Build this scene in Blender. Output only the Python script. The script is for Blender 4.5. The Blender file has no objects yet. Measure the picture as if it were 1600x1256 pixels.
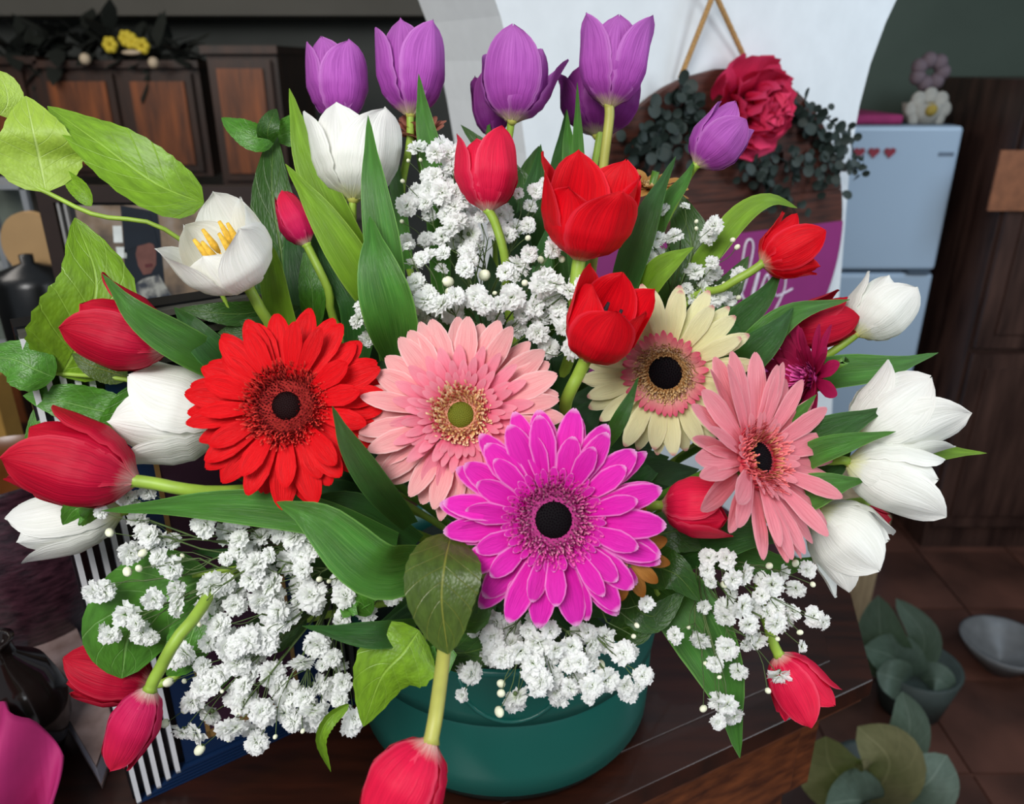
import bpy, math, random
from mathutils import Vector, Matrix
C = bpy.context.scene.collection
pi = math.pi
FP = 1250.0
PITCH = math.radians(23)
CZ = 1.62
TZ = CZ - 0.67            # table top height
# ---------------------------------------------------------------- camera, world, light
cam = bpy.data.objects.new('camera', bpy.data.cameras.new('camera')); C.objects.link(cam)
cam.location = (0, 0, CZ); cam.rotation_euler = (pi/2 - PITCH, 0, 0)
cam.data.sensor_width = 36; cam.data.lens = 36*FP/1600
cam.data.clip_start = 0.02
cam.data.dof.use_dof = True; cam.data.dof.focus_distance = 0.60; cam.data.dof.aperture_fstop = 7.0
bpy.context.scene.camera = cam
w = bpy.data.worlds.new('world'); bpy.context.scene.world = w; w.use_nodes = True
w.node_tree.nodes['Background'].inputs[0].default_value = (0.78, 0.88, 1.0, 1)
w.node_tree.nodes['Background'].inputs[1].default_value = 0.36
vs = bpy.context.scene.view_settings
vs.view_transform = 'Standard'; vs.look = 'None'; vs.exposure = 0.0; vs.gamma = 1.0; vs.use_curve_mapping = False
def area(name, loc, aim, sx, sy, power, col):
    l = bpy.data.lights.new(name, 'AREA'); l.shape = 'RECTANGLE'; l.size = sx; l.size_y = sy; l.energy = power; l.color = col
    o = bpy.data.objects.new(name, l); C.objects.link(o); o.location = loc
    o.rotation_euler = (Vector(aim)-Vector(loc)).to_track_quat('-Z', 'Y').to_euler(); return o
area('window_light', (-0.55, -0.75, 2.55), (0, 0.65, 1.2), 0.85, 0.7, 37, (1.0, 0.985, 0.965))
area('side_fill_light', (1.9, 0.1, 2.1), (0.2, 0.7, 1.2), 0.9, 0.9, 17, (0.88, 0.95, 1.0))  # added fill lamp from the right, strengthened to brighten the white pier
area('kitchen_area_light', (1.9, 1.3, 2.2), (1.0, 2.6, 0.9), 0.6, 0.6, 9, (0.65, 0.82, 1.0))  # area lamp aimed at the refrigerator side of the kitchen
area('dining_fill_light', (-1.6, 1.4, 2.3), (-1.2, 3.0, 1.5), 0.8, 0.8, 16, (1.0, 0.93, 0.85))  # added fill lamp, strengthened to brighten the left wall cabinets
# ---------------------------------------------------------------- placing helpers
cr, sr = math.cos(PITCH), math.sin(PITCH)
RX = Vector((1, 0, 0)); UP = Vector((0, sr, cr)); FW = Vector((0, cr, -sr)); CAM = Vector((0, 0, CZ))
def P(x, y, d): return CAM + RX*((x-800)/FP*d) + UP*(-(y-628)/FP*d) + FW*d
def ray(x, y): return RX*((x-800)/FP) + UP*(-(y-628)/FP) + FW
def onY(x, y, Y): r = ray(x, y); return CAM + r*(Y/r.y)
def onZ(x, y, z): r = ray(x, y); return CAM + r*((z-CZ)/r.z)
def V(a, b, c): return RX*a + UP*b - FW*c          # camera-space direction: right, up, towards the camera
def catmull(pts, n):
    if len(pts) == 2: return [pts[0].lerp(pts[1], i/n) for i in range(n+1)]
    q = [pts[0]*2-pts[1]] + list(pts) + [pts[-1]*2-pts[-2]]; out = []; S = len(pts)-1
    for i in range(n+1):
        t = i/n*S; k = min(int(t), S-1); t -= k
        a, b, c, d = q[k:k+4]
        out.append(0.5*((2*b) + (c-a)*t + (2*a-5*b+4*c-d)*t*t + (3*b-a-3*c+d)*t**3))
    return out
def interp(tab, u):
    for (a, x), (b, y) in zip(tab, tab[1:]):
        if u <= b:
            t = (u-a)/(b-a); t = t*t*(3-2*t)*0.5 + t*0.5; return x+(y-x)*t
    return tab[-1][1]
# ---------------------------------------------------------------- object helpers
def mesh(name, vs_, fs, mat=None, uvs=None, smooth=True):
    me = bpy.data.meshes.new(name); me.from_pydata([tuple(v) for v in vs_], [], fs)
    if uvs:
        ul = me.uv_layers.new(name='UVMap').data
        vi = [0]*len(me.loops); me.loops.foreach_get('vertex_index', vi)
        flat = []
        for k in vi: flat += uvs[k]
        ul.foreach_set('uv', flat)
    if smooth: me.polygons.foreach_set('use_smooth', [True]*len(me.polygons))
    if mat: me.materials.append(mat)
    me.update(); return me
def tag(o, label=None, cat=None, group=None, kind=None):
    if label: o['label'] = label
    if cat: o['category'] = cat
    if group: o['group'] = group
    if kind: o['kind'] = kind
    return o
def thing(name, loc, label, cat, group=None):
    o = bpy.data.objects.new(name, None); C.objects.link(o); o.location = loc; o.empty_display_size = 0.01
    return tag(o, label, cat, group)
def wloc(o):
    l = o.location.copy()
    while o.parent: o = o.parent; l += o.location
    return l
def part(name, vs_, fs, mat, parent=None, uvs=None, smooth=True, kind=None, label=None, loc=None):
    """one mesh object; vertices are given in world space"""
    L = Vector(loc) if loc is not None else (sum((Vector(v) for v in vs_), Vector())/max(1, len(vs_)))
    me = mesh(name, [Vector(v)-L for v in vs_], fs, mat, uvs, smooth)
    o = bpy.data.objects.new(name, me); C.objects.link(o)
    if parent: o.parent = parent; o.location = L - wloc(parent)
    else: o.location = L
    return tag(o, label, None, None, kind)
def inst(name, me, mtx, parent):
    o = bpy.data.objects.new(name, me); C.objects.link(o); o.parent = parent
    o.matrix_local = Matrix.Translation(-wloc(parent)) @ mtx; return o
class MB:
    def __init__(s): s.v = []; s.f = []; s.uv = []
    def add(s, v, f, uv=None):
        n = len(s.v); s.v += [Vector(q) for q in v]; s.f += [tuple(i+n for i in q) for q in f]
        s.uv += uv if uv else [(0.5, 0.5)]*len(v); return s
    def box(s, a, b, M=None, bev=0.0):
        x0, y0, z0 = a; x1, y1, z1 = b
        v = [Vector(q) for q in ((x0,y0,z0),(x1,y0,z0),(x1,y1,z0),(x0,y1,z0),(x0,y0,z1),(x1,y0,z1),(x1,y1,z1),(x0,y1,z1))]
        if M: v = [M @ q for q in v]
        return s.add(v, [(0,3,2,1),(4,5,6,7),(0,1,5,4),(1,2,6,5),(2,3,7,6),(3,0,4,7)])
    def tube(s, pts, r, n=6, caps=True):
        pts = [Vector(p) for p in pts]; m = len(pts)
        rr = r if isinstance(r, (list, tuple)) else [r]*m
        T = (pts[1]-pts[0]).normalized(); N = T.orthogonal().normalized(); v = []; uv = []
        for i, p in enumerate(pts):
            T = (pts[min(i+1, m-1)]-pts[max(i-1, 0)]).normalized()
            N = (N - T*N.dot(T)).normalized(); B = T.cross(N)
            for k in range(n):
                a = 2*pi*k/n; v.append(p + (N*math.cos(a)+B*math.sin(a))*rr[i]); uv.append((k/n, i/(m-1)))
        f = [(i*n+k, i*n+(k+1)%n, (i+1)*n+(k+1)%n, (i+1)*n+k) for i in range(m-1) for k in range(n)]
        if caps: f += [tuple(range(n))[::-1], tuple((m-1)*n+k for k in range(n))]
        return s.add(v, f, uv)
    def lathe(s, prof, c, n=48, a0=0, a1=2*pi):
        c = Vector(c); v = []; m = len(prof); full = abs(a1-a0-2*pi) < 1e-6; N = n if full else n+1
        for r, z in prof:
            for k in range(N):
                a = a0+(a1-a0)*k/n; v.append(c+Vector((r*math.cos(a), r*math.sin(a), z)))
        f = [(i*N+k, i*N+(k+1)%N, (i+1)*N+(k+1)%N, (i+1)*N+k) for i in range(m-1) for k in range(n)]
        return s.add(v, f)
    def prism(s, poly, z0, z1):
        n = len(poly); v = [(x, y, z0) for x, y in poly]+[(x, y, z1) for x, y in poly]
        return s.add(v, [tuple(range(n))[::-1], tuple(range(n, 2*n))]+[(i, (i+1)%n, (i+1)%n+n, i+n) for i in range(n)])
    def ext(s, front, off):
        n = len(front); v = [Vector(p) for p in front]+[Vector(p)+off for p in front]
        return s.add(v, [tuple(range(n)), tuple(range(n, 2*n))[::-1]]+[(i, i+n, (i+1)%n+n, (i+1)%n) for i in range(n)])
    def sphere(s, c, r, nu=8, nv=6, M=None, sc=(1,1,1)):
        c = Vector(c); v = []; uv = []
        for i in range(nv+1):
            th = pi*i/nv
            for k in range(nu):
                a = 2*pi*k/nu; q = Vector((math.sin(th)*math.cos(a)*sc[0], math.sin(th)*math.sin(a)*sc[1], -math.cos(th)*sc[2]))*r
                v.append(c+(M @ q if M else q)); uv.append((k/nu, i/nv))
        return s.add(v, [(i*nu+k, i*nu+(k+1)%nu, (i+1)*nu+(k+1)%nu, (i+1)*nu+k) for i in range(nv) for k in range(nu)], uv)
    def build(s, name, mat, parent=None, smooth=False, kind=None, label=None, loc=None):
        return part(name, s.v, s.f, mat, parent, s.uv, smooth, kind, label, loc)
def bevel(o, wd, seg=2):
    m = o.modifiers.new('bevel', 'BEVEL'); m.width = wd; m.segments = seg; m.limit_method = 'ANGLE'; return o
# ---------------------------------------------------------------- materials
def srgb(h):
    h = h.lstrip('#'); c = [int(h[i:i+2], 16)/255 for i in (0, 2, 4)]
    return tuple(x/12.92 if x <= 0.04045 else ((x+0.055)/1.055)**2.4 for x in c)+(1,)
class NT:
    def __init__(s, name):
        s.m = bpy.data.materials.new(name); s.m.use_nodes = True; s.t = s.m.node_tree; s.b = s.t.nodes['Principled BSDF']
        s.out = s.t.nodes['Material Output']
    def n(s, typ, **k):
        q = s.t.nodes.new(typ)
        for a, b in k.items(): setattr(q, a, b)
        return q
    def l(s, a, b): s.t.links.new(a, b)
    def math(s, op, a, b=None, c=None, clamp=False):
        q = s.n('ShaderNodeMath', operation=op); q.use_clamp = clamp
        for i, x in enumerate((a, b, c)):
            if x is None: continue
            if isinstance(x, (int, float)): q.inputs[i].default_value = x
            else: s.l(x, q.inputs[i])
        return q.outputs[0]
    def mix(s, f, a, b, mode='MIX'):
        q = s.n('ShaderNodeMix', data_type='RGBA', blend_type=mode)
        for i, x in ((0, f), (6, a), (7, b)):
            if isinstance(x, (int, float)): q.inputs[i].default_value = x
            elif isinstance(x, tuple): q.inputs[i].default_value = x
            else: s.l(x, q.inputs[i])
        return q.outputs[2]
    def ramp(s, f, stops, mode='LINEAR'):
        q = s.n('ShaderNodeValToRGB'); e = q.color_ramp.elements; q.color_ramp.interpolation = mode
        while len(e) < len(stops): e.new(0.5)
        for i, (p, c) in enumerate(stops): e[i].position = p; e[i].color = c
        s.l(f, q.inputs[0]); return q.outputs[0]
    def uv(s):
        q = s.n('ShaderNodeUVMap'); x = s.n('ShaderNodeSeparateXYZ'); s.l(q.outputs[0], x.inputs[0]); return q.outputs[0], x.outputs[0], x.outputs[1]
    def noise(s, vec, scale, detail=3, vscale=None):
        q = s.n('ShaderNodeTexNoise'); q.inputs['Scale'].default_value = scale; q.inputs['Detail'].default_value = detail
        if vec is not None:
            if vscale:
                m = s.n('ShaderNodeMapping'); m.inputs['Scale'].default_value = vscale; s.l(vec, m.inputs[0]); vec = m.outputs[0]
            s.l(vec, q.inputs['Vector'])
        return q.outputs[0]
    def bump(s, h, st, dist=0.001):
        q = s.n('ShaderNodeBump'); q.inputs['Strength'].default_value = st; q.inputs['Distance'].default_value = dist
        s.l(h, q.inputs['Height']); s.l(q.outputs[0], s.b.inputs['Normal'])
    def fin(s, col, rough=0.5, trans=0.0, spec=0.5, tcol=None):
        if isinstance(col, tuple): s.b.inputs['Base Color'].default_value = col
        else: s.l(col, s.b.inputs['Base Color'])
        s.b.inputs['Roughness'].default_value = rough; s.b.inputs['Specular IOR Level'].default_value = spec
        if trans:
            t = s.n('ShaderNodeBsdfTranslucent')
            c = tcol if tcol is not None else col
            if isinstance(c, tuple): t.inputs[0].default_value = c
            else: s.l(c, t.inputs[0])
            x = s.n('ShaderNodeMixShader'); x.inputs[0].default_value = trans
            s.l(s.b.outputs[0], x.inputs[1]); s.l(t.outputs[0], x.inputs[2]); s.l(x.outputs[0], s.out.inputs[0])
        return s.m
def objcoord(s):
    q = s.n('ShaderNodeTexCoord'); return q.outputs['Object']
def flat(name, h, rough=0.5, var=0.15, scale=30, bump=0.0, metal=0.0, spec=0.5):
    s = NT(name); c = srgb(h); co = objcoord(s); nz = s.noise(co, scale, 4)
    d = tuple(x*(1-var) for x in c[:3])+(1,); e = tuple(min(1, x*(1+var)) for x in c[:3])+(1,)
    col = s.ramp(nz, [(0.3, d), (0.7, e)]); s.b.inputs['Metallic'].default_value = metal
    if bump: s.bump(nz, bump)
    return s.fin(col, rough, spec=spec)
def wood(name, h1, h2, rough=0.45, scale=(3, 30, 30), coat=0.0):
    s = NT(name); co = objcoord(s); nz = s.noise(co, 4, 6, scale)
    s.b.inputs['Coat Weight'].default_value = coat
    s.bump(nz, 0.15); return s.fin(s.ramp(nz, [(0.3, srgb(h1)), (0.7, srgb(h2))]), rough)
def petal_mat(name, base, mid, tip, edge=None, bpos=0.12, streak=0.25, streakcol=None, trans=0.25, rough=0.45, edgew=0.44, tipedge=None, var=0.06, edgeamt=0.35):
    s = NT(name); uv, u, v = s.uv()
    nv = s.math('ADD', v, s.math('MULTIPLY', s.math('SUBTRACT', s.noise(uv, 6, 2, (5, 1, 1)), 0.5), 0.12))
    col = s.ramp(nv, [(0.0, srgb(base)), (bpos, srgb(base)), (min(bpos+0.11, .9), srgb(mid)), (0.98, srgb(tip))])
    st = s.noise(uv, 7, 3, (6, 0.3, 1)); stf = s.math('MULTIPLY', s.ramp(st, [(0.42, (0,0,0,1)), (0.7, (1,1,1,1))]), streak)
    sc = srgb(streakcol) if streakcol else tuple(x*0.55 for x in srgb(mid)[:3])+(1,)
    col = s.mix(stf, col, sc)
    oi = s.n('ShaderNodeObjectInfo'); hv = s.n('ShaderNodeHueSaturation')
    s.l(s.math('ADD', s.math('MULTIPLY', oi.outputs['Random'], var*2), 1-var), hv.inputs['Value']); s.l(col, hv.inputs['Color']); col = hv.outputs[0]
    if edge:
        d = s.math('ABSOLUTE', s.math('SUBTRACT', u, 0.5))
        ef = s.ramp(d, [(edgew-0.03, (0,0,0,1)), (edgew+0.04, (1,1,1,1))])
        ef = s.math('MULTIPLY', ef, edgeamt)
        col = s.mix(ef, col, srgb(edge))
    if tipedge:
        tf = s.ramp(v, [(0.93, (0,0,0,1)), (0.99, (1,1,1,1))]); col = s.mix(tf, col, srgb(tipedge))
    s.bump(st, 0.55, 0.0014); return s.fin(col, rough+.08, trans, 0.22)
def leaf_mat(name, h, vein, kind='broad', rough=0.42, dark=0.6, nveins=7, trans=0.22):
    s = NT(name); uv, u, v = s.uv(); c = srgb(h); d = tuple(x*dark for x in c[:3])+(1,)
    a = s.math('ABSOLUTE', s.math('SUBTRACT', u, 0.5))
    if kind == 'broad':
        fr = s.math('FRACT', s.math('MULTIPLY', s.math('SUBTRACT', v, s.math('MULTIPLY', a, 0.5)), nveins))
        q = s.math('ABSOLUTE', s.math('SUBTRACT', fr, 0.5))
        side = s.ramp(q, [(0.0, (1,1,1,1)), (0.05, (0,0,0,1))])
        midr = s.ramp(a, [(0.008, (1,1,1,1)), (0.022, (0,0,0,1))])
        vf = s.math('MAXIMUM', s.math('MULTIPLY', side, 0.55), midr)
        nz = s.noise(uv, 9, 4); col = s.ramp(nz, [(0.3, d), (0.7, c)])
        col = s.mix(s.math('MULTIPLY', vf, 0.7), col, srgb(vein))
        vor = s.n('ShaderNodeTexVoronoi'); vor.inputs['Scale'].default_value = 26; s.l(uv, vor.inputs['Vector'])
        hgt = s.math('ADD', s.math('MULTIPLY', vf, -0.8), s.math('MULTIPLY', vor.outputs[0], -0.4))
        s.bump(hgt, 0.5, 0.0012)
    else:
        st = s.noise(uv, 8, 3, (14, 0.35, 1)); nz = s.noise(uv, 3, 2)
        col = s.ramp(nz, [(0.3, d), (0.7, c)])
        col = s.mix(s.math('MULTIPLY', s.ramp(st, [(0.45, (0,0,0,1)), (0.7, (1,1,1,1))]), 0.3), col, srgb(vein))
        ef = s.ramp(a, [(0.465, (0,0,0,1)), (0.49, (1,1,1,1))]); col = s.mix(s.math('MULTIPLY', ef, 0.5), col, srgb(vein))
        s.bump(st, 0.6, 0.0012)
    return s.fin(col, rough, trans, 0.5, s.mix(0.5, col, srgb('#9ccc30')))
M = {}
M['pur'] = petal_mat('purple petal', '#e6dca0', '#b850ba', '#c670c8', '#e09ce0', 0.0, 0.5, '#83268a')
M['purd'] = petal_mat('deep purple petal', '#c9bf9a', '#7d2a80', '#85307f', '#a355a0', 0.0, 0.3, '#561655')
M['whi'] = petal_mat('white petal', '#eeeeb0', '#f5f6ee', '#fdfdf8', None, 0.02, 0.3, '#d4d8c8', trans=0.25, var=0.02)
M['red'] = petal_mat('red petal', '#e9c8a8', '#e4081e', '#ea0a1c', '#ff4a60', 0.0, 0.45, '#a00418')
M['pnk'] = petal_mat('pinkish red petal', '#f3d9c8', '#ea1c4c', '#ec1c44', '#ff6a86', 0.0, 0.45, '#b40a34')
M['crm'] = petal_mat('crimson petal', '#d8a8a0', '#c40c38', '#ce0e2c', '#e84a60', 0.0, 0.45, '#7e0424')
M['mag'] = petal_mat('magenta red petal', '#e8dcc8', '#d81e62', '#e02040', '#ee5a86', 0.02, 0.3, '#a80e46')
M['g_red'] = petal_mat('red ray', '#b80008', '#e6000e', '#ea0612', None, 0.05, 0.5, '#96000a', trans=0.15)
M['g_pnk'] = petal_mat('pale pink ray', '#f0566c', '#f79aa0', '#fbc0bc', '#fbdcd8', 0.1, 0.45, '#e06a78', var=.08, edgeamt=.6)
M['g_pin'] = petal_mat('inner pink ray', '#e83c66', '#f4688a', '#fba6b4', None, 0.1, 0.2, '#d84a6c')
M['g_mag'] = petal_mat('magenta ray', '#c2007e', '#ea10b0', '#ee30be', '#fba0e2', 0.05, 0.4, '#a80088', tipedge='#f6b0e4', edgeamt=.7)
M['g_cre'] = petal_mat('cream ray', '#f0d8a0', '#f2eeb0', '#f8f5c8', '#fbf6d8', 0.05, 0.25, '#cdc07e', tipedge='#e8a0a0')
M['g_cri'] = petal_mat('pink tipped inner ray', '#f2d4b0', '#f4b8a8', '#ee5480', None, 0.1, 0.15)
M['g_sal'] = petal_mat('salmon ray', '#ea4460', '#f58a98', '#faa4ae', '#fcc4c8', 0.08, 0.45, '#d84c64', edgeamt=.5)
M['g_dmg'] = petal_mat('dark magenta ray', '#8c0838', '#b8124e', '#c42a62', None, 0.05, 0.3, '#7c0440')
M['brn'] = petal_mat('dried ray', '#8c5a1c', '#c8924a', '#9a5c1c', None, 0.05, 0.5, '#6e3c10')
M['tan'] = petal_mat('tan petal', '#8c4c20', '#c88e48', '#dca860', None, 0.05, 0.4, '#8e5420')
M['rus'] = petal_mat('rusty pink petal', '#6e2c20', '#b46a58', '#cc8672', '#e0a890', 0.05, 0.3, '#7e3a2c')
M['stem'] = flat('stem green', '#8fae3c', 0.5, 0.2, 40)
M['stemd'] = flat('dark stem green', '#4f7a24', 0.5, 0.2, 40)
M['stemy'] = flat('yellow stem', '#a8a850', 0.5, 0.15, 40)
M['ant'] = flat('anther yellow', '#e8b83c', 0.7, 0.2, 400)
M['antd'] = flat('anther dark', '#180a14', 0.7)
M['pist'] = flat('pistil', '#c8cc70', 0.5)
M['tleaf'] = leaf_mat('tulip leaf', '#45862f', '#8cc060', 'tulip', 0.36, 0.5)
M['tleafd'] = leaf_mat('dark tulip leaf', '#2a5e26', '#5c9648', 'tulip', 0.38, 0.5)
M['tleafl'] = leaf_mat('light tulip leaf', '#86b62c', '#bada60', 'tulip', 0.4, 0.6)
M['lleaf'] = leaf_mat('pale leaf', '#a4c444', '#c4dc84', 'broad', 0.5, 0.8)
M['bleaf'] = leaf_mat('bright leaf', '#80ac24', '#a0c84c', 'broad', 0.45, 0.6)
M['mleaf'] = leaf_mat('mid leaf', '#54932e', '#86b860', 'broad', 0.4, 0.6)
M['dleaf'] = leaf_mat('dark leaf', '#35601f', '#6c8c40', 'broad', 0.4, 0.6)
M['oleaf'] = leaf_mat('olive leaf', '#4c6220', '#8a8a38', 'broad', 0.4, 0.6)
M['fleaf'] = leaf_mat('filler leaf', '#1f4a1e', '#3a6430', 'tulip', 0.5, 0.55)
s = NT('gypsophila petal'); uv, u, v = s.uv()
M['gyp'] = s.fin(s.ramp(v, [(0.0, srgb('#dce8c4')), (0.35, srgb('#fafcf8')), (1.0, srgb('#ffffff'))]), 0.8, 0.5, 0.1)
M['bud'] = flat('bud cream', '#eef0d2', 0.6, 0.1, 200)
M['gstem'] = flat('thin stem', '#4c6030', 0.6, 0.3, 90)
# ---------------------------------------------------------------- room shell
M['wall'] = flat('white plaster', '#e4e9ec', 0.85, 0.03, 25, 0.35)
M['dwall'] = flat('dim grey plaster', '#4a4d4a', 0.9, 0.15, 3)
M['gwall'] = flat('grey green plaster', '#4e5a50', 0.9, 0.1, 3)
M['ceil'] = flat('ceiling white', '#b8b4aa', 0.9, 0.05, 4)
M['cab'] = wood('cabinet wood', '#3c1e0e', '#86481f', 0.5, (8, 8, 1.2))
M['cabd'] = wood('cabinet frame wood', '#1c0e07', '#3a1f10', 0.5, (8, 8, 1.2))
M['table'] = wood('dark table wood', '#1c0d08', '#38190e', 0.34, (2, 14, 6), 0.1)
M['tedge'] = wood('table edge wood', '#3c1a0c', '#7c4220', 0.35, (2, 14, 20), 0.2)
M['floor'] = None
s = NT('floor tile'); co = objcoord(s); nz = s.noise(co, 3, 4)
M['floor'] = s.fin(s.ramp(nz, [(0.3, srgb('#2e1d18')), (0.7, srgb('#6a4438'))]), 0.4)
M['soff'] = flat('soffit paint', '#5e5c56', .9, .15, 2)
def struct(name, mb, mat, **k):
    o = mb.build(name, mat, None, **k); o['kind'] = 'structure'; return o
fl = struct('floor', MB().box((-4, -1.5, -0.05), (4, 4.6, -0.006)), M['floor'], loc=(0, 0, 0))
tile = MB().box((0, 0, 0), (0.318, 0.318, 0.006)).v
tme = mesh('tile', MB().box((-.159, -.159, 0), (.159, .159, .006)).v, MB().box((0,0,0),(1,1,1)).f, M['floor'], None, False)
for i in range(2, 8):
    for j in range(2, 9):
        o = bpy.data.objects.new('tile', tme); C.objects.link(o); o.parent = fl; o.location = (i*.325, j*.325, -.006)
struct('wall_back', MB().box((-4, 4.0, 0), (4, 4.12, 2.6)), M['dwall'])
struct('wall_left', MB().box((-3.6, -1.5, 0), (-3.5, 4.0, 2.6)), M['dwall'])
struct('wall_right', MB().box((2.75, -1.5, 0), (2.85, 4.0, 2.6)), M['gwall'])
struct('wall_kitchen', MB().box((0.62, 3.35, 0), (2.75, 3.45, 2.6)), M['gwall'])
struct('ceiling', MB().box((-4, 1.9, 2.6), (4, 4.12, 2.7)), M['ceil'])
struct('trim_soffit', MB().box((-3.5, 3.7, 1.80), (-0.35, 4.0, 2.6)), M['soff'])
# the arched pier of white plaster
YAW = math.radians(28); pd = Vector((math.cos(YAW), math.sin(YAW), 0)); pn = Vector((math.sin(YAW), -math.cos(YAW), 0))
P0 = Vector((-0.03, 1.25, CZ))
def onW(x, y, off=0.0): r = ray(x, y); return CAM + r*(((P0+pn*off)-CAM).dot(pn)/r.dot(pn))
edgeR = [(1298, 700), (1303, 560), (1314, 430), (1322, 330), (1330, 235), (1343, 165), (1360, 100), (1384, 35), (1412, -25), (1450, -85)]
edgeL = [(740, -85), (765, -25), (782, 25), (800, 95), (812, 165), (822, 240), (828, 330), (832, 450), (836, 700)]
fr = [onW(*q) for q in edgeR] + [onW(*q) for q in edgeL]
a, b = fr[-1].copy(), fr[0].copy(); a.z = b.z = 0.0
b += pd*-0.01
struct('wall_pier', MB().ext(([b]+fr+[a])[::-1], -pn*0.27), M['wall'])
# ---------------------------------------------------------------- kitchen behind, left
def frame_door(parent, x0, x1, z0, z1, y, knob=None, name='door'):
    d = MB().box((x0, y-.02, z0), (x1, y, z1)).build(name, M['cabd'], parent)
    wd = .026
    MB().box((x0+wd, y-.03, z0+wd), (x1-wd, y-.019, z1-wd)).build('door_panel', M['cab'], d)
    if knob: MB().sphere((knob[0], y-.035, knob[1]), .014, 8, 6).build('knob', M['brass'], d, True)
M['brass'] = flat('brass', '#c8a860', 0.3, 0.1, 30, 0, 1.0)
Y = 3.2
def cabinet(px0, px1, py0, py1, doors, label, Y=3.2, dep=0.32):
    a = onY(px0, py0, Y); b = onY(px1, py0, Y); zb = onY((px0+px1)/2, py1, Y).z
    t = thing('wall_cabinet', ((a.x+b.x)/2, Y+dep/2, zb), label, 'cabinet')
    MB().box((a.x, Y, zb), (b.x, Y+dep, a.z)).build('body', M['cabd'], t)
    MB().box((a.x-.01, Y-.03, a.z), (b.x+.01, Y+dep, a.z+.025)).build('cornice', M['cabd'], t)
    for k, (q0, q1, kn) in enumerate(doors):
        x0 = onY(q0, py0+20, Y).x; x1 = onY(q1, py0+20, Y).x
        frame_door(t, x0, x1, zb+.02, a.z-.02, Y, (x0+.03, zb+.12) if kn else None)
    return t
cabinet(-150, 60, 100, 275, [(-140, -60, 0), (-52, 40, 0)], 'dark brown wall cabinet at the far left, cut by the picture edge')
cabinet(64, 310, 106, 275, [(68, 180, 0), (196, 302, 1)], 'pair of brown panelled wall cabinet doors with a brass knob, left of the tall one')
cabinet(322, 432, 84, 290, [(330, 425, 0)], 'taller brown wall cabinet standing proud beside the dark wall', 2.95, .5)
# garland of dark foliage and yellow flowers on top of the cabinets
gt = onY(200, 104, 3.25)
g = thing('garland', gt+Vector((0, .1, .03)), 'dark foliage garland with small yellow flowers on top of the wall cabinets', 'garland')
rnd = random.Random(3); M['gdark'] = flat('dark foliage', '#121812', .8)
lm = mesh('leaf', [(0,0,0),(.05,-.03,.01),(.1,-.025,0),(.15,0,-.01),(.1,.025,0),(.05,.03,.01)], [(0,1,2,3,4,5)], M['gdark'])
for k in range(170):
    q = rnd.random(); p = onY(10+q*300, 100-rnd.random()*(62 if q < .6 else 30)*math.sin(.35+q*2.4), 3.2+rnd.random()*.22)
    inst('leaf', lm, Matrix.Translation(p) @ Matrix.Rotation(rnd.random()*6.3, 4, 'Z') @ Matrix.Rotation(rnd.uniform(-1.2, 1.2), 4, 'Y'), g)
M['yel'] = flat('yellow blossom', '#c8b432', .7); M['cream'] = flat('cream ribbon', '#b8a890', .7)
for px_, py_ in ((172, 70), (197, 60), (222, 72), (205, 64)):
    b_ = MB()
    for k in range(6):
        a_ = k*pi/3; b_.sphere(onY(px_, py_, 3.12)+Vector((math.cos(a_)*.016, 0, math.sin(a_)*.016)), .014, 6, 4)
    b_.build('flower', M['yel'], g, True)
MB().sphere(onY(205, 82, 3.1), .026, 10, 6, None, (1.4, .5, .35)).build('ribbon', M['cream'], g, True)
for px_, py_ in ((133, 92), (240, 98)): MB().sphere(onY(px_, py_, 3.1), .02, 8, 6).build('flower_bud', M['cream'], g, True)
# back splash counter
ct = thing('kitchen_counter', (-1.6, 3.6, 0), 'dark kitchen counter run under the wall cabinets behind the framed portrait', 'counter')
M['splash'] = flat('backsplash', '#6e665c', .6, .25, 6)
MB().box((-3.2, 3.3, .88), (-0.6, 3.98, .92)).build('worktop', M['splash'], ct)
MB().box((-3.2, 3.36, 0), (-0.6, 3.95, .88)).build('body', M['cabd'], ct)
for k in range(5): frame_door(ct, -3.15+k*.5, -2.69+k*.5, .08, .82, 3.36)
MB().box((-3.4, 3.93, .92), (-0.62, 3.99, 1.36)).build('wall_panel', M['splash'], ct)
# ---------------------------------------------------------------- kitchen behind, right
M['frz'] = flat('refrigerator enamel', '#a9bdd0', .35, .03, 2)
M['frs'] = flat('refrigerator side', '#4c5a68', .5, .05)
Y = 2.6
fx1 = onY(1508, 197, Y).x; ftop = onY(1508, 197, Y).z; fx0 = fx1-.62; fs = onY(1480, 425, Y).z
f = thing('refrigerator', ((fx0+fx1)/2, Y+.3, 0), 'pale blue-white two-door refrigerator seen right of the white arch', 'refrigerator')
MB().box((fx0, Y+.06, .03), (fx1, Y+.66, ftop)).build('body', M['frs'], f)
bevel(MB().box((fx0, Y, fs+.006), (fx1, Y+.055, ftop)).build('door', M['frz'], f), .012, 3)
bevel(MB().box((fx0, Y, .08), (fx1, Y+.055, fs-.006)).build('door', M['frz'], f), .012, 3)
MB().box((fx1-.09, Y-.01, fs-.006), (fx1-.02, Y+.03, fs+.006)).build('handle', M['frs'], f)
MB().box((fx0+.02, Y+.03, 0), (fx1-.02, Y+.6, .08)).build('plinth', M['frs'], f)
M['lett'] = flat('grey lettering', '#6b7a8c', .5)
bb = MB()
for k in range(5): q = onY(1466+k*5, 244, Y-.002); bb.box((q.x, Y-.003, q.z), (q.x+.007, Y, q.z+.012))
bb.build('badge', M['lett'], f)
M['heart'] = flat('dark red heart', '#8c2234', .5)
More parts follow.
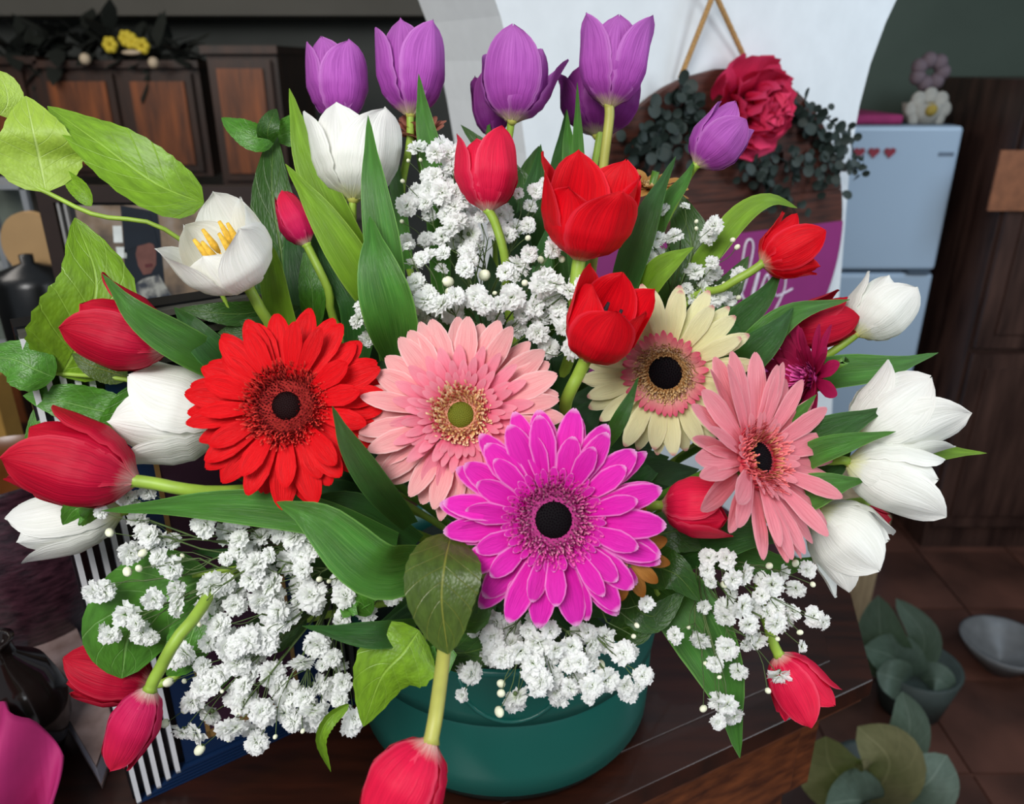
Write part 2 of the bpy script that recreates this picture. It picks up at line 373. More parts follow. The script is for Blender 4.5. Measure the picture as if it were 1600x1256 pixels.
for k, px_ in enumerate((1343, 1366, 1391)):
    c = onY(px_, 238, Y-.006); v = []
    for i in range(20):
        t = 2*pi*i/20; v.append(c+Vector((.0011*16*math.sin(t)**3, 0, .0011*(13*math.cos(t)-5*math.cos(2*t)-2*math.cos(3*t)-math.cos(4*t)))))
    o = MB().ext(v, Vector((0, .006, 0))).build('heart_magnet', M['heart'])
    tag(o, ['leftmost dark red heart magnet on the freezer door, by the hanging eucalyptus', 'middle dark red heart magnet on the freezer door', 'rightmost dark red heart magnet on the freezer door'][k], 'magnet', 'heart magnets on the refrigerator')
M['magcl'] = flat('magenta cloth', '#9c2c62', .8)
q0 = onY(1325, 200, Y+.1); q1 = onY(1402, 196, Y+.1)
o = bevel(MB().box((q0.x, Y+.06, ftop), (q1.x, Y+.4, ftop+.03)).build('folded_cloth', M['magcl']), .01); tag(o, 'magenta folded cloth lying on top of the refrigerator', 'cloth')
ft = thing('flower_pot', onY(1440, 190, Y+.2)*1, 'pale fabric daisy in a small pot on top of the refrigerator', 'ornament'); ft.location.z = ftop
c = onY(1440, 180, Y+.15)
M['pale'] = flat('pale petal', '#a8a49a', .8); M['dpink'] = flat('dusty pink', '#6c5c62', .8)
MB().lathe([(0.02, 0), (.05, 0), (.065, .06), (.06, .06), (.02, .055)], (c.x, c.y, ftop), 20).build('pot', M['pale'], ft, True)
MB().sphere(c+Vector((0, -.05, .02)), .022, 10, 6).build('flower_centre', flat('ochre', '#a08838', .8), ft, True)
for k in range(8):
    a_ = k*pi/4; MB().sphere(c+Vector((math.cos(a_)*.05, -.035, .02+math.sin(a_)*.04)), .026, 8, 6, None, (1, .3, 1)).build('petal', M['pale'], ft, True)
for k in range(7):
    a_ = k*2*pi/7; MB().sphere(c+Vector((math.cos(a_)*.04, 0, .13+math.sin(a_)*.035)), .026, 8, 6).build('pink_petal', M['dpink'], ft, True)
M['cabr'] = wood('right cabinet wood', '#2a1a16', '#503830', .4, (6, 6, 1))
kc = thing('tall_cabinet', (fx1+.5, 2.8, 0), 'tall dark brown cabinet to the right of the refrigerator', 'cabinet')
kt = onY(1560, 125, 2.45).z
MB().box((fx1+.09, 2.47, .0), (2.5, 3.1, kt)).build('body', M['cabr'], kc)
for a_, b_ in ((fx1+.1, fx1+.5), (fx1+.51, fx1+.92)):
    for z0, z1 in ((.1, .75), (.77, kt-.03)):
        d = MB().box((a_, 2.445, z0), (b_, 2.47, z1)).build('door', M['cabr'], kc)
        MB().box((a_+.05, 2.437, z0+.05), (b_-.05, 2.446, z1-.05)).build('door_panel', M['cabr'], d)
q0 = onY(1545, 330, 2.42); q1 = onY(1640, 235, 2.42)
o = MB().box((q0.x, 2.425, q0.z), (q1.x, 2.434, q1.z)).build('notice_sheet', flat('tan sheet', '#8a5638', .7, .2, 30)); tag(o, 'orange-brown sheet fixed to the dark cabinet at the right edge', 'sheet')
# things on the floor, lower right
M['pwood'] = wood('pale wood', '#8a7458', '#c0a884', .6, (12, 12, 1.5))
q = onZ(1325, 978, 0)
st = thing('wooden_stool', (q.x, q.y+.05, 0), 'pale wooden stand showing between the table corner and white tulips', 'stool')
MB().box((q.x-.06, q.y, 0), (q.x+.055, q.y+.08, .36)).build('leg', M['pwood'], st)
MB().box((q.x-.42, q.y, 0), (q.x-.32, q.y+.08, .36)).build('leg', M['pwood'], st)
bevel(MB().box((q.x-.45, q.y-.01, .36), (q.x+.06, q.y+.3, .40)).build('seat', M['pwood'], st), .006)
M['sage'] = leaf_mat('sage leaf', '#66796c', '#8a9a8c', 'broad', .6, .75); M['sagey'] = leaf_mat('yellow sage leaf', '#8a8460', '#a8a078', 'broad', .6, .75)
# ---------------------------------------------------------------- leaf builder
def leaf(parent, pts, wpx, mat, kind='tulip', fold=0.18, roll=0.0, roll1=None, wave=0.0, name='leaf', n=16, serr=0.0, curl=0.0, label=None):
    P3 = [P(*q) for q in pts]; cur = catmull(P3, n); dm = sum(q[2] for q in pts)/len(pts); W = wpx/FP*dm
    v = []; uv = []; m = 7 if kind == 'tulip' else 9; roll1 = roll if roll1 is None else roll1
    for i, p in enumerate(cur):
        t = i/n; T = (cur[min(i+1, n)]-cur[max(i-1, 0)]).normalized(); vd = (CAM-p).normalized()
        S = T.cross(vd); S.normalize(); Nn = S.cross(T).normalized()
        if Nn.dot(vd) < 0: Nn = -Nn
        a = roll+(roll1-roll)*t; S2 = S*math.cos(a)+Nn*math.sin(a); N2 = Nn*math.cos(a)-S*math.sin(a)
        if kind == 'tulip': sh = (0.42+0.58*math.sin(pi*min(1, t*1.05+.12)))*max(0, 1-t**6)**.85 if t > .5 else (0.42+0.58*math.sin(pi*min(1, t*1.05+.12)))
        elif kind == 'broad': sh = max(0.02, math.sin(pi*t**0.72))**0.78*(1-.12*t)
        else: sh = max(0.03, math.sin(pi*t**0.9))**.65
        if i == n: sh = 0.01
        for k in range(m):
            c = -1+2*k/(m-1); hw = W/2*sh
            if serr and abs(c) == 1 and 0 < i < n: hw *= 1+(serr if i % 2 else -serr*.3)
            z = fold*hw*abs(c)**1.3*1.6 - curl*hw*c*c*1.5 + wave*hw*abs(c)*math.sin(t*11+c*2)
            v.append(p+S2*(c*hw)+N2*z); uv.append(((c+1)/2, t))
    f = [(i*m+k, i*m+k+1, (i+1)*m+k+1, (i+1)*m+k) for i in range(n) for k in range(m-1)]
    return part(name, v, f, mat, parent, uv, True, label=label)
# houseplant and floor things seen low right
pl = thing('houseplant', onZ(1360, 1300, 0), 'sage green large-leaved plant on the floor past the table corner', 'plant')
MB().lathe([(0.0, 0), (.09, 0), (.12, .16), (.105, .16), (.09, .12), (0, .12)], pl.location, 24).build('pot', flat('grey pot', '#3a4440', .6), pl, True)
LP = [((1352, 1256, 1.75), (1300, 1200, 1.6), (1290, 1150, 1.5), 110, 'sagey'), ((1360, 1256, 1.75), (1390, 1190, 1.6), (1340, 1135, 1.55), 100, 'sagey'),
      ((1360, 1256, 1.75), (1440, 1230, 1.6), (1480, 1180, 1.6), 90, 'sage'), ((1350, 1256, 1.75), (1340, 1250, 1.6), (1290, 1256, 1.5), 90, 'sage'),
      ((1370, 1256, 1.75), (1420, 1150, 1.7), (1410, 1080, 1.7), 60, 'sage')]
for a_, b_, c_, w_, m_ in LP: leaf(pl, [a_, b_, c_], w_, M[m_], 'oval', .1)
pl2 = thing('houseplant', onZ(1420, 1100, 0), 'grey-green plant with rounded leaves behind the table corner, near the pale stand', 'plant')
MB().lathe([(0.0, 0), (.08, 0), (.11, .14), (.10, .14), (.08, .1), (0, .1)], pl2.location, 24).build('pot', flat('slate pot', '#39433f', .6), pl2, True)
for a_, b_, c_, w_ in (((1410, 1060, 2.2), (1380, 1010, 2.1), (1372, 930, 2.0), 80), ((1415, 1070, 2.2), (1445, 1000, 2.1), (1400, 935, 2.05), 48), ((1415, 1070, 2.2), (1400, 1030, 2.1), (1350, 1010, 2.0), 80), ((1420, 1070, 2.2), (1400, 1060, 2.0), (1370, 1050, 2), 60), ((1420, 1070, 2.2), (1460, 1060, 2.1), (1490, 1080, 2.1), 50)):
    leaf(pl2, [a_, b_, c_], w_, M['sage'], 'oval', .1)
q = onZ(1560, 1040, 0)
o = MB().lathe([(0, 0), (.05, 0), (.1, .06), (.12, .09), (.11, .09), (.09, .06), (0, .02)], q, 28).build('bowl', flat('grey bowl', '#6c6c6c', .4), None, True); tag(o, 'grey metal bowl standing on the dark floor at the right edge', 'bowl')
# ---------------------------------------------------------------- table
A = Vector((.427, .742)); B = Vector((.466, .910)); Cc = B+Vector((-.454, .891))*.3
D = Cc+Vector((-.891, -.454))*1.7; E = Vector((.1285, .588))+Vector((-.888, -.458))*1.25
poly = [A, B, Cc, D, E]
def inset(poly, d):
    c = sum(poly, Vector((0, 0)))/len(poly); out = []; n = len(poly)
    for i in range(n):
        p0, p1, p2 = poly[i-1], poly[i], poly[(i+1) % n]
        e1 = (p1-p0).normalized(); e2 = (p2-p1).normalized(); n1 = Vector((-e1.y, e1.x)); n2 = Vector((-e2.y, e2.x))
        q = (n1+n2).normalized(); out.append(p1+q*(d/max(.3, q.dot(n1))))
    return out
tb = thing('sideboard', (-.2, .65, 0), 'dark polished octagonal wooden table holding the green bowl of flowers', 'table')
def pz(d, z0, z1, name, mat, bv=0.0):
    o = MB().prism([tuple(p) for p in inset(poly, d)], TZ+z0, TZ+z1).build(name, M[mat], tb)
    if bv: bevel(o, bv, 3)
    return o
pz(0.046, -.006, 0, 'tabletop', 'table', .0008)
pz(0, -.026, -.0015, 'top_border', 'table', .0015)
pz(.006, -.04, -.026, 'edge_moulding', 'tedge', .005)
pz(.02, -.055, -.04, 'edge_moulding', 'tedge', .005)
pz(.045, -.20, -.055, 'apron', 'tedge')
pz(.07, -TZ+.02, -.20, 'body', 'tedge'); pz(.05, -TZ, -TZ+.06, 'plinth', 'tedge')
e = (A-E).normalized(); nrm = Vector((e.y, -e.x))
for k in range(4):      # raised drawer fronts on the apron, each with a knob
    s0 = .06+k*.32; base = A-e*(s0)-nrm*.045; p1 = A-e*(s0+.29)-nrm*.045
    v = [Vector((base.x, base.y, TZ-.185)), Vector((p1.x, p1.y, TZ-.185)), Vector((p1.x, p1.y, TZ-.07)), Vector((base.x, base.y, TZ-.07))]
    d = bevel(MB().ext(v[::-1], Vector((nrm.x, nrm.y, 0))*.008).build('drawer', M['tedge'], tb), .003)
# ---------------------------------------------------------------- green bowl
M['bowl'] = flat('deep green plastic', '#1c6258', .28, .06, 3); M['bowld'] = flat('darker green plastic', '#0a2422', .15, .06, 3)
bc = Vector((-.008, .715, TZ))
bw = thing('flower_bowl', bc, 'deep green plastic bowl holding the bouquet on the dark table', 'bowl')
MB().lathe([(0, .003), (.142, .003), (.150, .008), (.154, .016), (.156, .022)], bc, 72).build('base_band', M['bowld'], bw, True)
MB().lathe([(.155, .021), (.1585, .024), (.1595, .05), (.1595, .108), (.158, .113)], bc, 72).build('body', M['bowl'], bw, True)
MB().lathe([(.1575, .1125), (.1615, .1145), (.163, .13), (.163, .172), (.1645, .176), (.161, .180), (.154, .174), (.151, .10), (.148, .04), (0, .035)], bc, 72).build('rim', M['bowl'], bw, True)
rp = []
for k in range(13):   # moulded loop handle shape on the rim band
    t = k/12; a_ = math.radians(-104+t*34); z = .170-.048*math.sin(pi*t)**.4
    rp.append(bc+Vector((math.cos(a_)*.163, math.sin(a_)*.163, z)))
MB().tube(rp, .0022, 6).build('handle_ridge', M['bowl'], bw, True)
o = MB().lathe([(0, .036), (.13, .045), (.138, .10), (.142, .15), (.12, .175), (.05, .19), (0, .192)], bc, 40).build('floral_foam', flat('dark foam', '#10241a', .95, .3, 200, .5), None, True)
tag(o, 'dark green floral foam filling the green bowl under the flowers', 'foam')
F0 = bc+Vector((0, 0, .20))
def fpt(rn=0.06, rng=random.Random(5)):
    a_ = rng.random()*6.28; r = rng.random()**.5*rn; return F0+Vector((math.cos(a_)*r, math.sin(a_)*r*.8, -.03))
# ---------------------------------------------------------------- tulips
PSH = [(0, .16), (.08, .48), (.2, .78), (.35, .97), (.5, 1.0), (.65, .93), (.78, .76), (.88, .52), (.95, .28), (1, .02)]
def tulip_petal(L, R, th, opn, W, rs, rng, lean=0, nu=17, nv=13, shp=3.0):
    v = []; uv = []; ph = rng.random()*6
    tab = [(0, .10), (.10, .50), (.25, .84), (.45, 1.0), (.72, 1.0+(opn-1)*.35), (1, opn)]
    for i in range(nu):
        u = i/(nu-1); r = interp(tab, u)*R*rs; sh = interp(PSH, u)
        if u < .08: sh = max(sh, .18)
        hw = W*R*sh; ra = max(R*.80, r) if u > .12 else max(r, R*.35)
        for k in range(nv):
            c = -1+2*k/(nv-1); a = c*hw/ra; rr = r - (1-math.cos(a))*0
            # arc of radius ra tangent at distance r
            x = r - ra*(1-math.cos(a))*.95; y = ra*math.sin(a)
            x += lean*L*u*u + R*.05*math.exp(-(c/.2)**2)*math.sin(pi*u) - R*.03*math.exp(-((abs(c)-.42)/.2)**2)*math.sin(pi*u) + R*.028*math.sin(ph+u*5+c*3)
            z = L*u - L*.035*(1-abs(c))*0 + L*.012*math.sin(ph*2+c*4)*u
            v.append(Vector((x*math.cos(th)-y*math.sin(th), x*math.sin(th)+y*math.cos(th), z))); uv.append(((c+1)/2, u))
    f = [(i*nv+k, i*nv+k+1, (i+1)*nv+k+1, (i+1)*nv+k) for i in range(nu-1) for k in range(nv-1)]
    return v, f, uv
def axisframe(ax, p):
    z = ax.normalized(); vd = (CAM-p).normalized(); x = vd-z*vd.dot(z); x.normalize(); y = z.cross(x)
    return Matrix(((x.x, y.x, z.x, p.x), (x.y, y.y, z.y, p.y), (x.z, y.z, z.z, p.z), (0, 0, 0, 1)))
TUL = {}
def tulip(key, mat, base, tip, wpx, d, dt, opn, th0, label, stem=(), lens=None, leans=None, W=1.0, stam=None, petals=None, stemmat='stem', sr_=0.0034, shp=2.5, stamlen=.55):
    rng = random.Random(hash(key) % 997 if False else sum(map(ord, key))*7)
    pb = P(base[0], base[1], d); pt = P(tip[0], tip[1], d+dt); ax = pt-pb; L = ax.length; R = wpx/2/FP*d
    t = thing('tulip', pb, label, 'tulip', 'tulips in the bouquet'); TUL[key] = t
    Mx = axisframe(ax, pb); th0 = math.radians(th0)
    for k in range(6):
        inner = k % 2; th = th0+k*pi/3
        ln = (lens[k] if lens else 1.0)*(1+rng.uniform(-.035, .035))*(.94 if inner else 1.0); le = (leans[k] if leans else 0)+rng.uniform(-.02, .035)
        v, f, uv = tulip_petal(L*ln, R, th, opn*(1+rng.uniform(-.05, .05))*(.95 if inner else 1.10), W, .90 if inner else 1.0, rng, le, shp=shp)
        part('petal', [Mx @ q for q in v], f, M[mat], t, uv)
    za = ax.normalized()
    if stam:
        b = MB(); b.tube([pb+za*L*.05, pb+za*L*.35], [L*.07, L*.05], 8); b.tube([pb+za*L*.35, pb+za*L*.40], [L*.075, L*.03], 6); b.build('pistil', M['pist'], t, True)
        for k in range(6):
            a_ = k*pi/3+.3; q = Mx.to_3x3() @ Vector((math.cos(a_), math.sin(a_), 0))
            p0 = pb+za*L*.08+q*R*.15; p1 = pb+za*L*stamlen*.6+q*R*.35; p2 = pb+za*L*stamlen+q*R*.4
            b = MB(); b.tube([p0, p1], R*.03, 5); b.tube([p1, p1.lerp(p2, .3), p2], [R*.05, R*.09, R*.04], 6); b.build('stamen', M[stam], t, True)
    foot = fpt()
    pts = [pb+za*L*.03, pb-za*L*.35]+[P(*q) for q in stem]+[foot.lerp(pts_mid(pb, foot), .5), foot] if not stem else [pb+za*L*.03]+[P(*q) for q in stem]+[foot]
    cur = catmull(pts, 18); MB().tube(cur, [sr_*1.25]+[sr_]*(len(cur)-1), 8).build('stem', M[stemmat], t, True)
    # collar where the petals meet the stem
    MB().sphere(pb+za*L*.02, R*.16, 8, 6).build('receptacle', M['stemy'], t, True)
    return t
def pts_mid(a, b): return (a+b)/2+Vector((0, .0, .02))
tulip('P1', 'pur', (530, 190), (524, 68), 94, .70, -.005, .84, 28, 'purple tulip leftmost of the purple row along the top, just above the white one', W=1.15, lens=[.97, 1.02, .99, 1.0, .98, 1.03], stem=[(531, 220, .705), (560, 420, .73)])
tulip('P2', 'pur', (641, 180), (643, 50), 104, .70, .0, .92, 36, 'purple tulip second from the left in the top row, with a leaf tip in front', lens=[1.0, 1.02, 1, 1.05, .97, 1.10], stem=[(641, 215, .705), (640, 420, .74)])
tulip('P3', 'pur', (800, 190), (812, 68), 108, .69, 0, .95, -12, 'purple tulip in the top row with one petal splayed out to the right', lens=[.98, .93, .95, .95, .95, 1.02], leans=[0, 0, .22, .05, 0, 0], stem=[(797, 205, .695), (775, 400, .73)])
tulip('P4', 'purd', (772, 215), (762, 118), 62, .74, 0, .8, 0, 'deep purple tulip half hidden behind the splayed purple one in the top row', stem=[(775, 300, .75)])
tulip('P5', 'pur', (951, 166), (966, 36), 104, .68, -.005, 1.0, 60, 'tallest purple tulip in the top row, its pale stem rising behind the big red tulip', lens=[1, .98, .9, .97, 1, 1], leans=[0, .0, 0, 0, 0, 0], stem=[(952, 185, .682), (944, 250, .69), (925, 420, .72)], sr_=.0042, stemmat='stemy')
tulip('P6', 'purd', (934, 212), (940, 115), 118, .74, 0, 1.1, 30, 'dark purple tulip behind the tallest purple one', stem=[(932, 240, .74)])
tulip('P7', 'pur', (1088, 258), (1152, 186), 84, .66, -.005, .8, 15, 'purple tulip leaning right in front of the crimson peony on the wall sign', lens=[.95, 1.1, 1, 1, 1.1, 1.18], stem=[(1070, 285, .67), (1010, 400, .70)])
tulip('W1', 'whi', (552, 312), (560, 182), 132, .66, 0, 1.12, 30, 'white tulip below the leftmost purple one, partly covered by an upright leaf', stem=[(551, 340, .665), (560, 450, .70)])
tulip('W2', 'whi', (388, 448), (318, 345), 138, .585, -.035, .98, 30, 'open white tulip with yellow stamens at the upper left', lens=[.88, 1.08, 1.05, 1.05, 1.0, .8], stam='ant', stamlen=.85, stem=[(400, 470, .59), (418, 500, .60), (500, 620, .66)], sr_=.0042)
tulip('W3', 'whi', (352, 662), (196, 636), 146, .60, .0, 1.0, 35, 'white tulip pointing left, tucked behind the red gerbera', lens=[.86, 1.02, .9, 1, .95, 1.05], leans=[.0, .16, .05, .0, .05, 0], stem=[(360, 655, .61), (430, 700, .66)])
tulip('W4', 'whi', (190, 800), (28, 828), 96, .62, -.005, .85, 30, 'white tulip pointing left at the left edge, under the large crimson tulip', stem=[(215, 797, .625), (330, 800, .65)])
tulip('W5', 'whi', (1338, 522), (1405, 452), 96, .65, 0, .92, 20, 'small white tulip topmost on the right side, before the refrigerator', stem=[(1328, 530, .652), (1285, 560, .66), (1150, 650, .70)])
tulip('W6', 'whi', (1335, 690), (1450, 622), 124, .60, 0, 1.0, -20, 'wide white tulip with a long petal curling out to the right', lens=[.95, 1.2, .95, 1, .9, .9], leans=[0, .16, .12, 0, .1, .26], stem=[(1310, 700, .61), (1150, 740, .66)])
tulip('W7', 'whi', (1325, 722), (1460, 765), 108, .585, 0, .9, 36, 'white tulip pointing right, middle one of the lower right white tulips', lens=[1, 1, .97, 1, 1, .92], stem=[(1300, 720, .59), (1150, 740, .65)])
tulip('W8', 'whi', (1276, 798), (1362, 880), 122, .60, 0, .9, 0, 'lowest white tulip on the right, behind the side-facing salmon gerbera', leans=[0, .1, .2, 0, 0, 0], lens=[.88, 1.05, 1.2, 1, 1, .9], W=.92, stem=[(1260, 785, .605), (1120, 760, .66)])
tulip('R1', 'pnk', (762, 330), (762, 212), 94, .62, 0, .74, 32, 'pinkish red tulip below the purple row, above the pink gerbera', lens=[1.0, 1.0, .92, 1, 1, .95], leans=[0, 0, 0, 0, .05, .08], stem=[(775, 352, .622), (790, 410, .63), (800, 520, .68)], sr_=.0036)
tulip('R2', 'red', (905, 405), (934, 258), 138, .60, -.03, 1.12, 30, 'largest open red tulip, upper centre, above the other open red one', lens=[.86, 1.05, 1.05, 1.12, 1.0, .84], stam='antd', stem=[(902, 425, .60), (897, 470, .61), (890, 560, .67)], sr_=.005)
tulip('R3', 'red', (915, 562), (972, 446), 118, .565, -.028, .95, 10, 'open red tulip with dark stamens between the pink and cream gerberas', lens=[.84, .95, 1.03, 1.08, 1.02, 1.0], stam='antd', stamlen=.7, stem=[(904, 585, .57), (885, 625, .58), (860, 700, .64)], sr_=.0046)
tulip('R4', 'mag', (480, 384), (438, 302), 54, .63, 0, .4, 20, 'small closed pink-red tulip bud between green leaves at the upper left', stem=[(488, 400, .631), (512, 450, .635), (560, 560, .68)])
tulip('R5', 'red', (1190, 412), (1264, 374), 88, .63, 0, 1.3, 0, 'red tulip opening right against the magenta band of the sign', W=.8, lens=[1.0, .9, 1, 1, 1, .95], stem=[(1172, 425, .632), (1130, 450, .64), (1030, 520, .68)])
tulip('R6', 'crm', (262, 545), (122, 500), 112, .57, 0, .85, -25, 'crimson tulip pointing left, under the long striped leaf', stem=[(290, 560, .58), (400, 640, .66)], lens=[1.03, .95, .98, .9, 1, .95], leans=[0, 0, .2, .1, 0, 0])
tulip('R7', 'crm', (212, 752), (40, 700), 132, .56, 0, .85, -25, 'large crimson tulip pointing left at the left edge', lens=[1.0, .95, .92, 1, 1, 1.08], leans=[0, 0, .08, 0, .06, .04], stem=[(240, 755, .56), (320, 768, .57), (500, 780, .64)], sr_=.0046)
tulip('R8', 'pnk', (1034, 790), (1142, 794), 92, .575, -.014, .85, -30, 'red tulip pointing right between the magenta and salmon gerberas', stem=[(1015, 790, .58), (930, 800, .66)])
tulip('R9', 'crm', (1228, 520), (1332, 496), 78, .655, 0, .8, 0, 'crimson tulip pointing right, beside the topmost white one on the right', W=.9, leans=[0, 0, 0, 0, .14, .1], stem=[(1215, 525, .66), (1090, 600, .70)])
tulip('R10', 'crm', (236, 1070), (118, 1038), 96, .63, 0, .85, 5, 'crimson tulip at lower left, half covered by a round leaf', stem=[(270, 1060, .63), (380, 990, .66)])
tulip('R11', 'mag', (236, 1074), (178, 1200), 78, .545, 0, .42, 10, 'closed magenta tulip hanging down at the lower left', stem=[(246, 1052, .545), (300, 970, .55), (420, 880, .63)], sr_=.0042)
tulip('R12', 'pnk', (675, 1158), (590, 1300), 128, .46, -.005, .55, 12, 'closed pinkish red tulip hanging over the front of the green bowl', stem=[(682, 1110, .468), (694, 1015, .50), (705, 900, .56)], sr_=.0044, stemmat='stemy')
tulip('R13', 'pnk', (1216, 1022), (1268, 1108), 84, .60, 0, 1.2, 15, 'red tulip hanging down at lower right, over the table edge', W=.88, stem=[(1206, 1000, .60), (1190, 955, .605), (1120, 850, .66)], sr_=.0038)
tulip('R14', 'crm', (1330, 800), (1384, 822), 46, .68, 0, .8, 10, 'tip of a dark pink tulip peeping out behind the lowest white one', stem=[(1300, 790, .69)])
# ---------------------------------------------------------------- gerberas
def ray_mesh(L, W, lift, droop, mat, notch=0.0, nu=8, nv=5, cup=.18, twist=0.0, name='petal'):
    v = []; uv = []
    for i in range(nu):
        u = (0, .2, .42, .62, .78, .89, .965, 1)[i]; sh = (0.42+0.58*min(1, u*1.7))*(max(0, 1-max(0, (u-.5)/.5)**2.3))**.6
        if i == nu-1: sh = .10
        for k in range(nv):
            c = -1+2*k/(nv-1); hw = W/2*sh; a = twist*u
            z = math.sin(lift)*L*u - droop*L*u*u + cup*hw*(c*c) - .10*hw*math.cos(c*pi*2)
            x = math.cos(lift)*L*u - (notch*L if (i == nu-1 and c == 0) else 0)
            y = c*hw; z2 = z*1 + y*math.sin(a); v.append(Vector((x, y*math.cos(a), z2))); uv.append(((c+1)/2, u))
    f = [(i*nv+k, i*nv+k+1, (i+1)*nv+k+1, (i+1)*nv+k) for i in range(nu-1) for k in range(nv-1)]
    return mesh(name, v, f, mat, uv)
def gerbera(c, d, rpx, nrm, layers, disc, cap, label, stemto=None, fl=None, seed=1, stemk=.55):
    rng = random.Random(seed); p = P(c[0], c[1], d); R = rpx/FP*d
    t = thing('gerbera', p, label, 'gerbera', 'gerberas in the bouquet')
    z = V(*nrm).normalized(); x = UP-z*UP.dot(z); x.normalize(); y = z.cross(x)
    Fm = Matrix(((x.x, y.x, z.x, p.x), (x.y, y.y, z.y, p.y), (x.z, y.z, z.z, p.z), (0, 0, 0, 1)))
    for (n, r0, r1, wd, lift, droop, mat, zoff, nm) in layers:
        vars_ = [ray_mesh(R*(r1-r0), R*wd*q, lift+e, droop*g_, M[mat], .012, twist=tw, name=nm) for q, e, g_, tw in ((1, 0, 1, .0), (.92, .1, 1.3, .35), (1.08, -.1, .8, -.3), (1.0, .18, 1.5, .15))]
        for k in range(n):
            th = 2*pi*(k+rng.uniform(-.25, .25))/n+zoff*13; sc = 1+rng.uniform(-.10, .05)
            if fl: sc *= fl(th)
            m = Fm @ Matrix.Rotation(th, 4, 'Z') @ Matrix.Translation((R*r0, 0, R*(zoff+rng.uniform(-.012, .012)))) @ Matrix.Rotation(rng.uniform(-.12, .12), 4, 'X') @ Matrix.Diagonal((sc, rng.uniform(.9, 1.08), 1, 1))
            inst(nm, vars_[rng.randrange(4)], m, t)
    b = MB().lathe([(0, .02*R), (disc[0][1]*R*.9, .015*R), (disc[0][1]*R, -.01*R), (disc[0][1]*R*.7, -.03*R)], (0, 0, 0), 28)
    part('disc_plate', [Fm @ q for q in b.v], b.f, M[disc[0][5]], t, [(.5, .45)]*len(b.v))
    # disc florets: joined, uncountable
    for (ra, rb, n, h, wd, mat, z0) in disc:
        b = MB()
        for k in range(n):
            q = (k+.5)/n; r = R*(ra**2+(rb**2-ra**2)*q)**.5; th = k*2.39996
            hh = R*h*rng.uniform(.7, 1.3); er = Vector((math.cos(th), math.sin(th), 0)); et = Vector((-er.y, er.x, 0)); o = er*r+Vector((0, 0, R*z0)); ww = R*wd
            out = .35+rng.uniform(-.4, .5)
            tipp = o+Vector((0, 0, hh))+er*hh*out+et*hh*rng.uniform(-.4, .4)
            pts = [o-et*ww, o+et*ww, o+er*ww*.8, tipp+et*ww*.7, tipp-et*ww*.7]
            b.add([Fm @ g2 for g2 in pts], [(0, 1, 3, 4), (1, 2, 3), (2, 0, 4), (2, 4, 3)], [(.5, 0)]*3+[(.5, 1)]*2)
        b.build('disc_florets', M[mat], t, False, 'stuff')
    rc, hc, mat = cap
    b = MB(); prof = [(rc*math.cos(a_*pi/16), hc*math.sin(a_*pi/16)) for a_ in range(9)]; tb_ = MB().lathe([(q*R, h*R) for q, h in prof], (0, 0, 0), 24)
    b.add([Fm @ q for q in tb_.v], tb_.f, [(.5, .3)]*len(tb_.v))
    n = 150
    for k in range(n):
        r = R*rc*((k+.5)/n)**.5*.97; th = k*2.39996; zc = R*hc*math.sqrt(max(0, 1-(r/(R*rc))**2)); o = Vector((r*math.cos(th), r*math.sin(th), zc)); q = R*rc*.07
        b.add([Fm @ (o+Vector((q, 0, -q*.3))), Fm @ (o+Vector((-q*.5, q*.87, -q*.3))), Fm @ (o+Vector((-q*.5, -q*.87, -q*.3))), Fm @ (o+Vector((0, 0, q*1.6)))], [(0, 1, 3), (1, 2, 3), (2, 0, 3)], [(.5, .2)]*3+[(.5, 1)])
    b.build('disc_centre', M[mat], t, False, 'stuff')
    # base plate and stem
    b = MB().lathe([(0, -.14*R), (.12*R, -.12*R), (.30*R, -.03*R), (.34*R, -.01*R)], (0, 0, 0), 24)
    part('calyx', [Fm @ q for q in b.v], b.f, M['stemd'], t, b.uv)
    foot = fpt(); MB().tube(catmull([p-z*R*.1, p-z*R*stemk]+[foot], 12), .0034, 8).build('stem', M['stemd'], t, True)
    return t
def flo(name, b, t_):
    s = NT(name); uv, u, v = s.uv(); return s.fin(s.ramp(v, [(0.2, srgb(b)), (1.0, srgb(t_))]), .75, .1, .15)
M['f_red'] = flo('red floret', '#5c0408', '#ff4a40'); M['f_redl'] = flo('dark red floret', '#3a0306', '#b8282c'); M['c_dark'] = flo('dark eye', '#060203', '#4a1214')
M['f_gold'] = flo('gold floret', '#b4603c', '#f6d08a'); M['f_gold2'] = flo('ivory floret', '#e06a5c', '#fbe4b4'); M['c_green'] = flo('green eye', '#5c6414', '#b8b048')
M['f_mag'] = flo('magenta floret', '#8c0458', '#ff6ac0'); M['f_mag2'] = flo('deep magenta floret', '#4c0430', '#ffa0c4'); M['c_blk'] = flo('black eye', '#030103', '#1c0c18')
M['f_tan'] = flo('tan floret', '#a06a34', '#e8c890'); M['f_sal'] = flo('salmon floret', '#c42840', '#fb8c8c'); M['f_tan2'] = flo('rust floret', '#8c3020', '#e8a070')
gerbera((448, 634), .555, 158, (.02, .10, 1), [(21, .26, .98, .27, .02, .10, 'g_red', -.06, 'petal'), (19, .26, .99, .27, .08, .08, 'g_red', -.015, 'petal'), (14, .28, .84, .22, .22, .05, 'g_red', .03, 'petal')],
        [(.24, .40, 520, .085, .008, 'f_red', .04), (.12, .30, 260, .05, .008, 'f_redl', .05)], (.15, .06, 'c_dark'), 'bright red gerbera with a dark eye at centre left', seed=3)
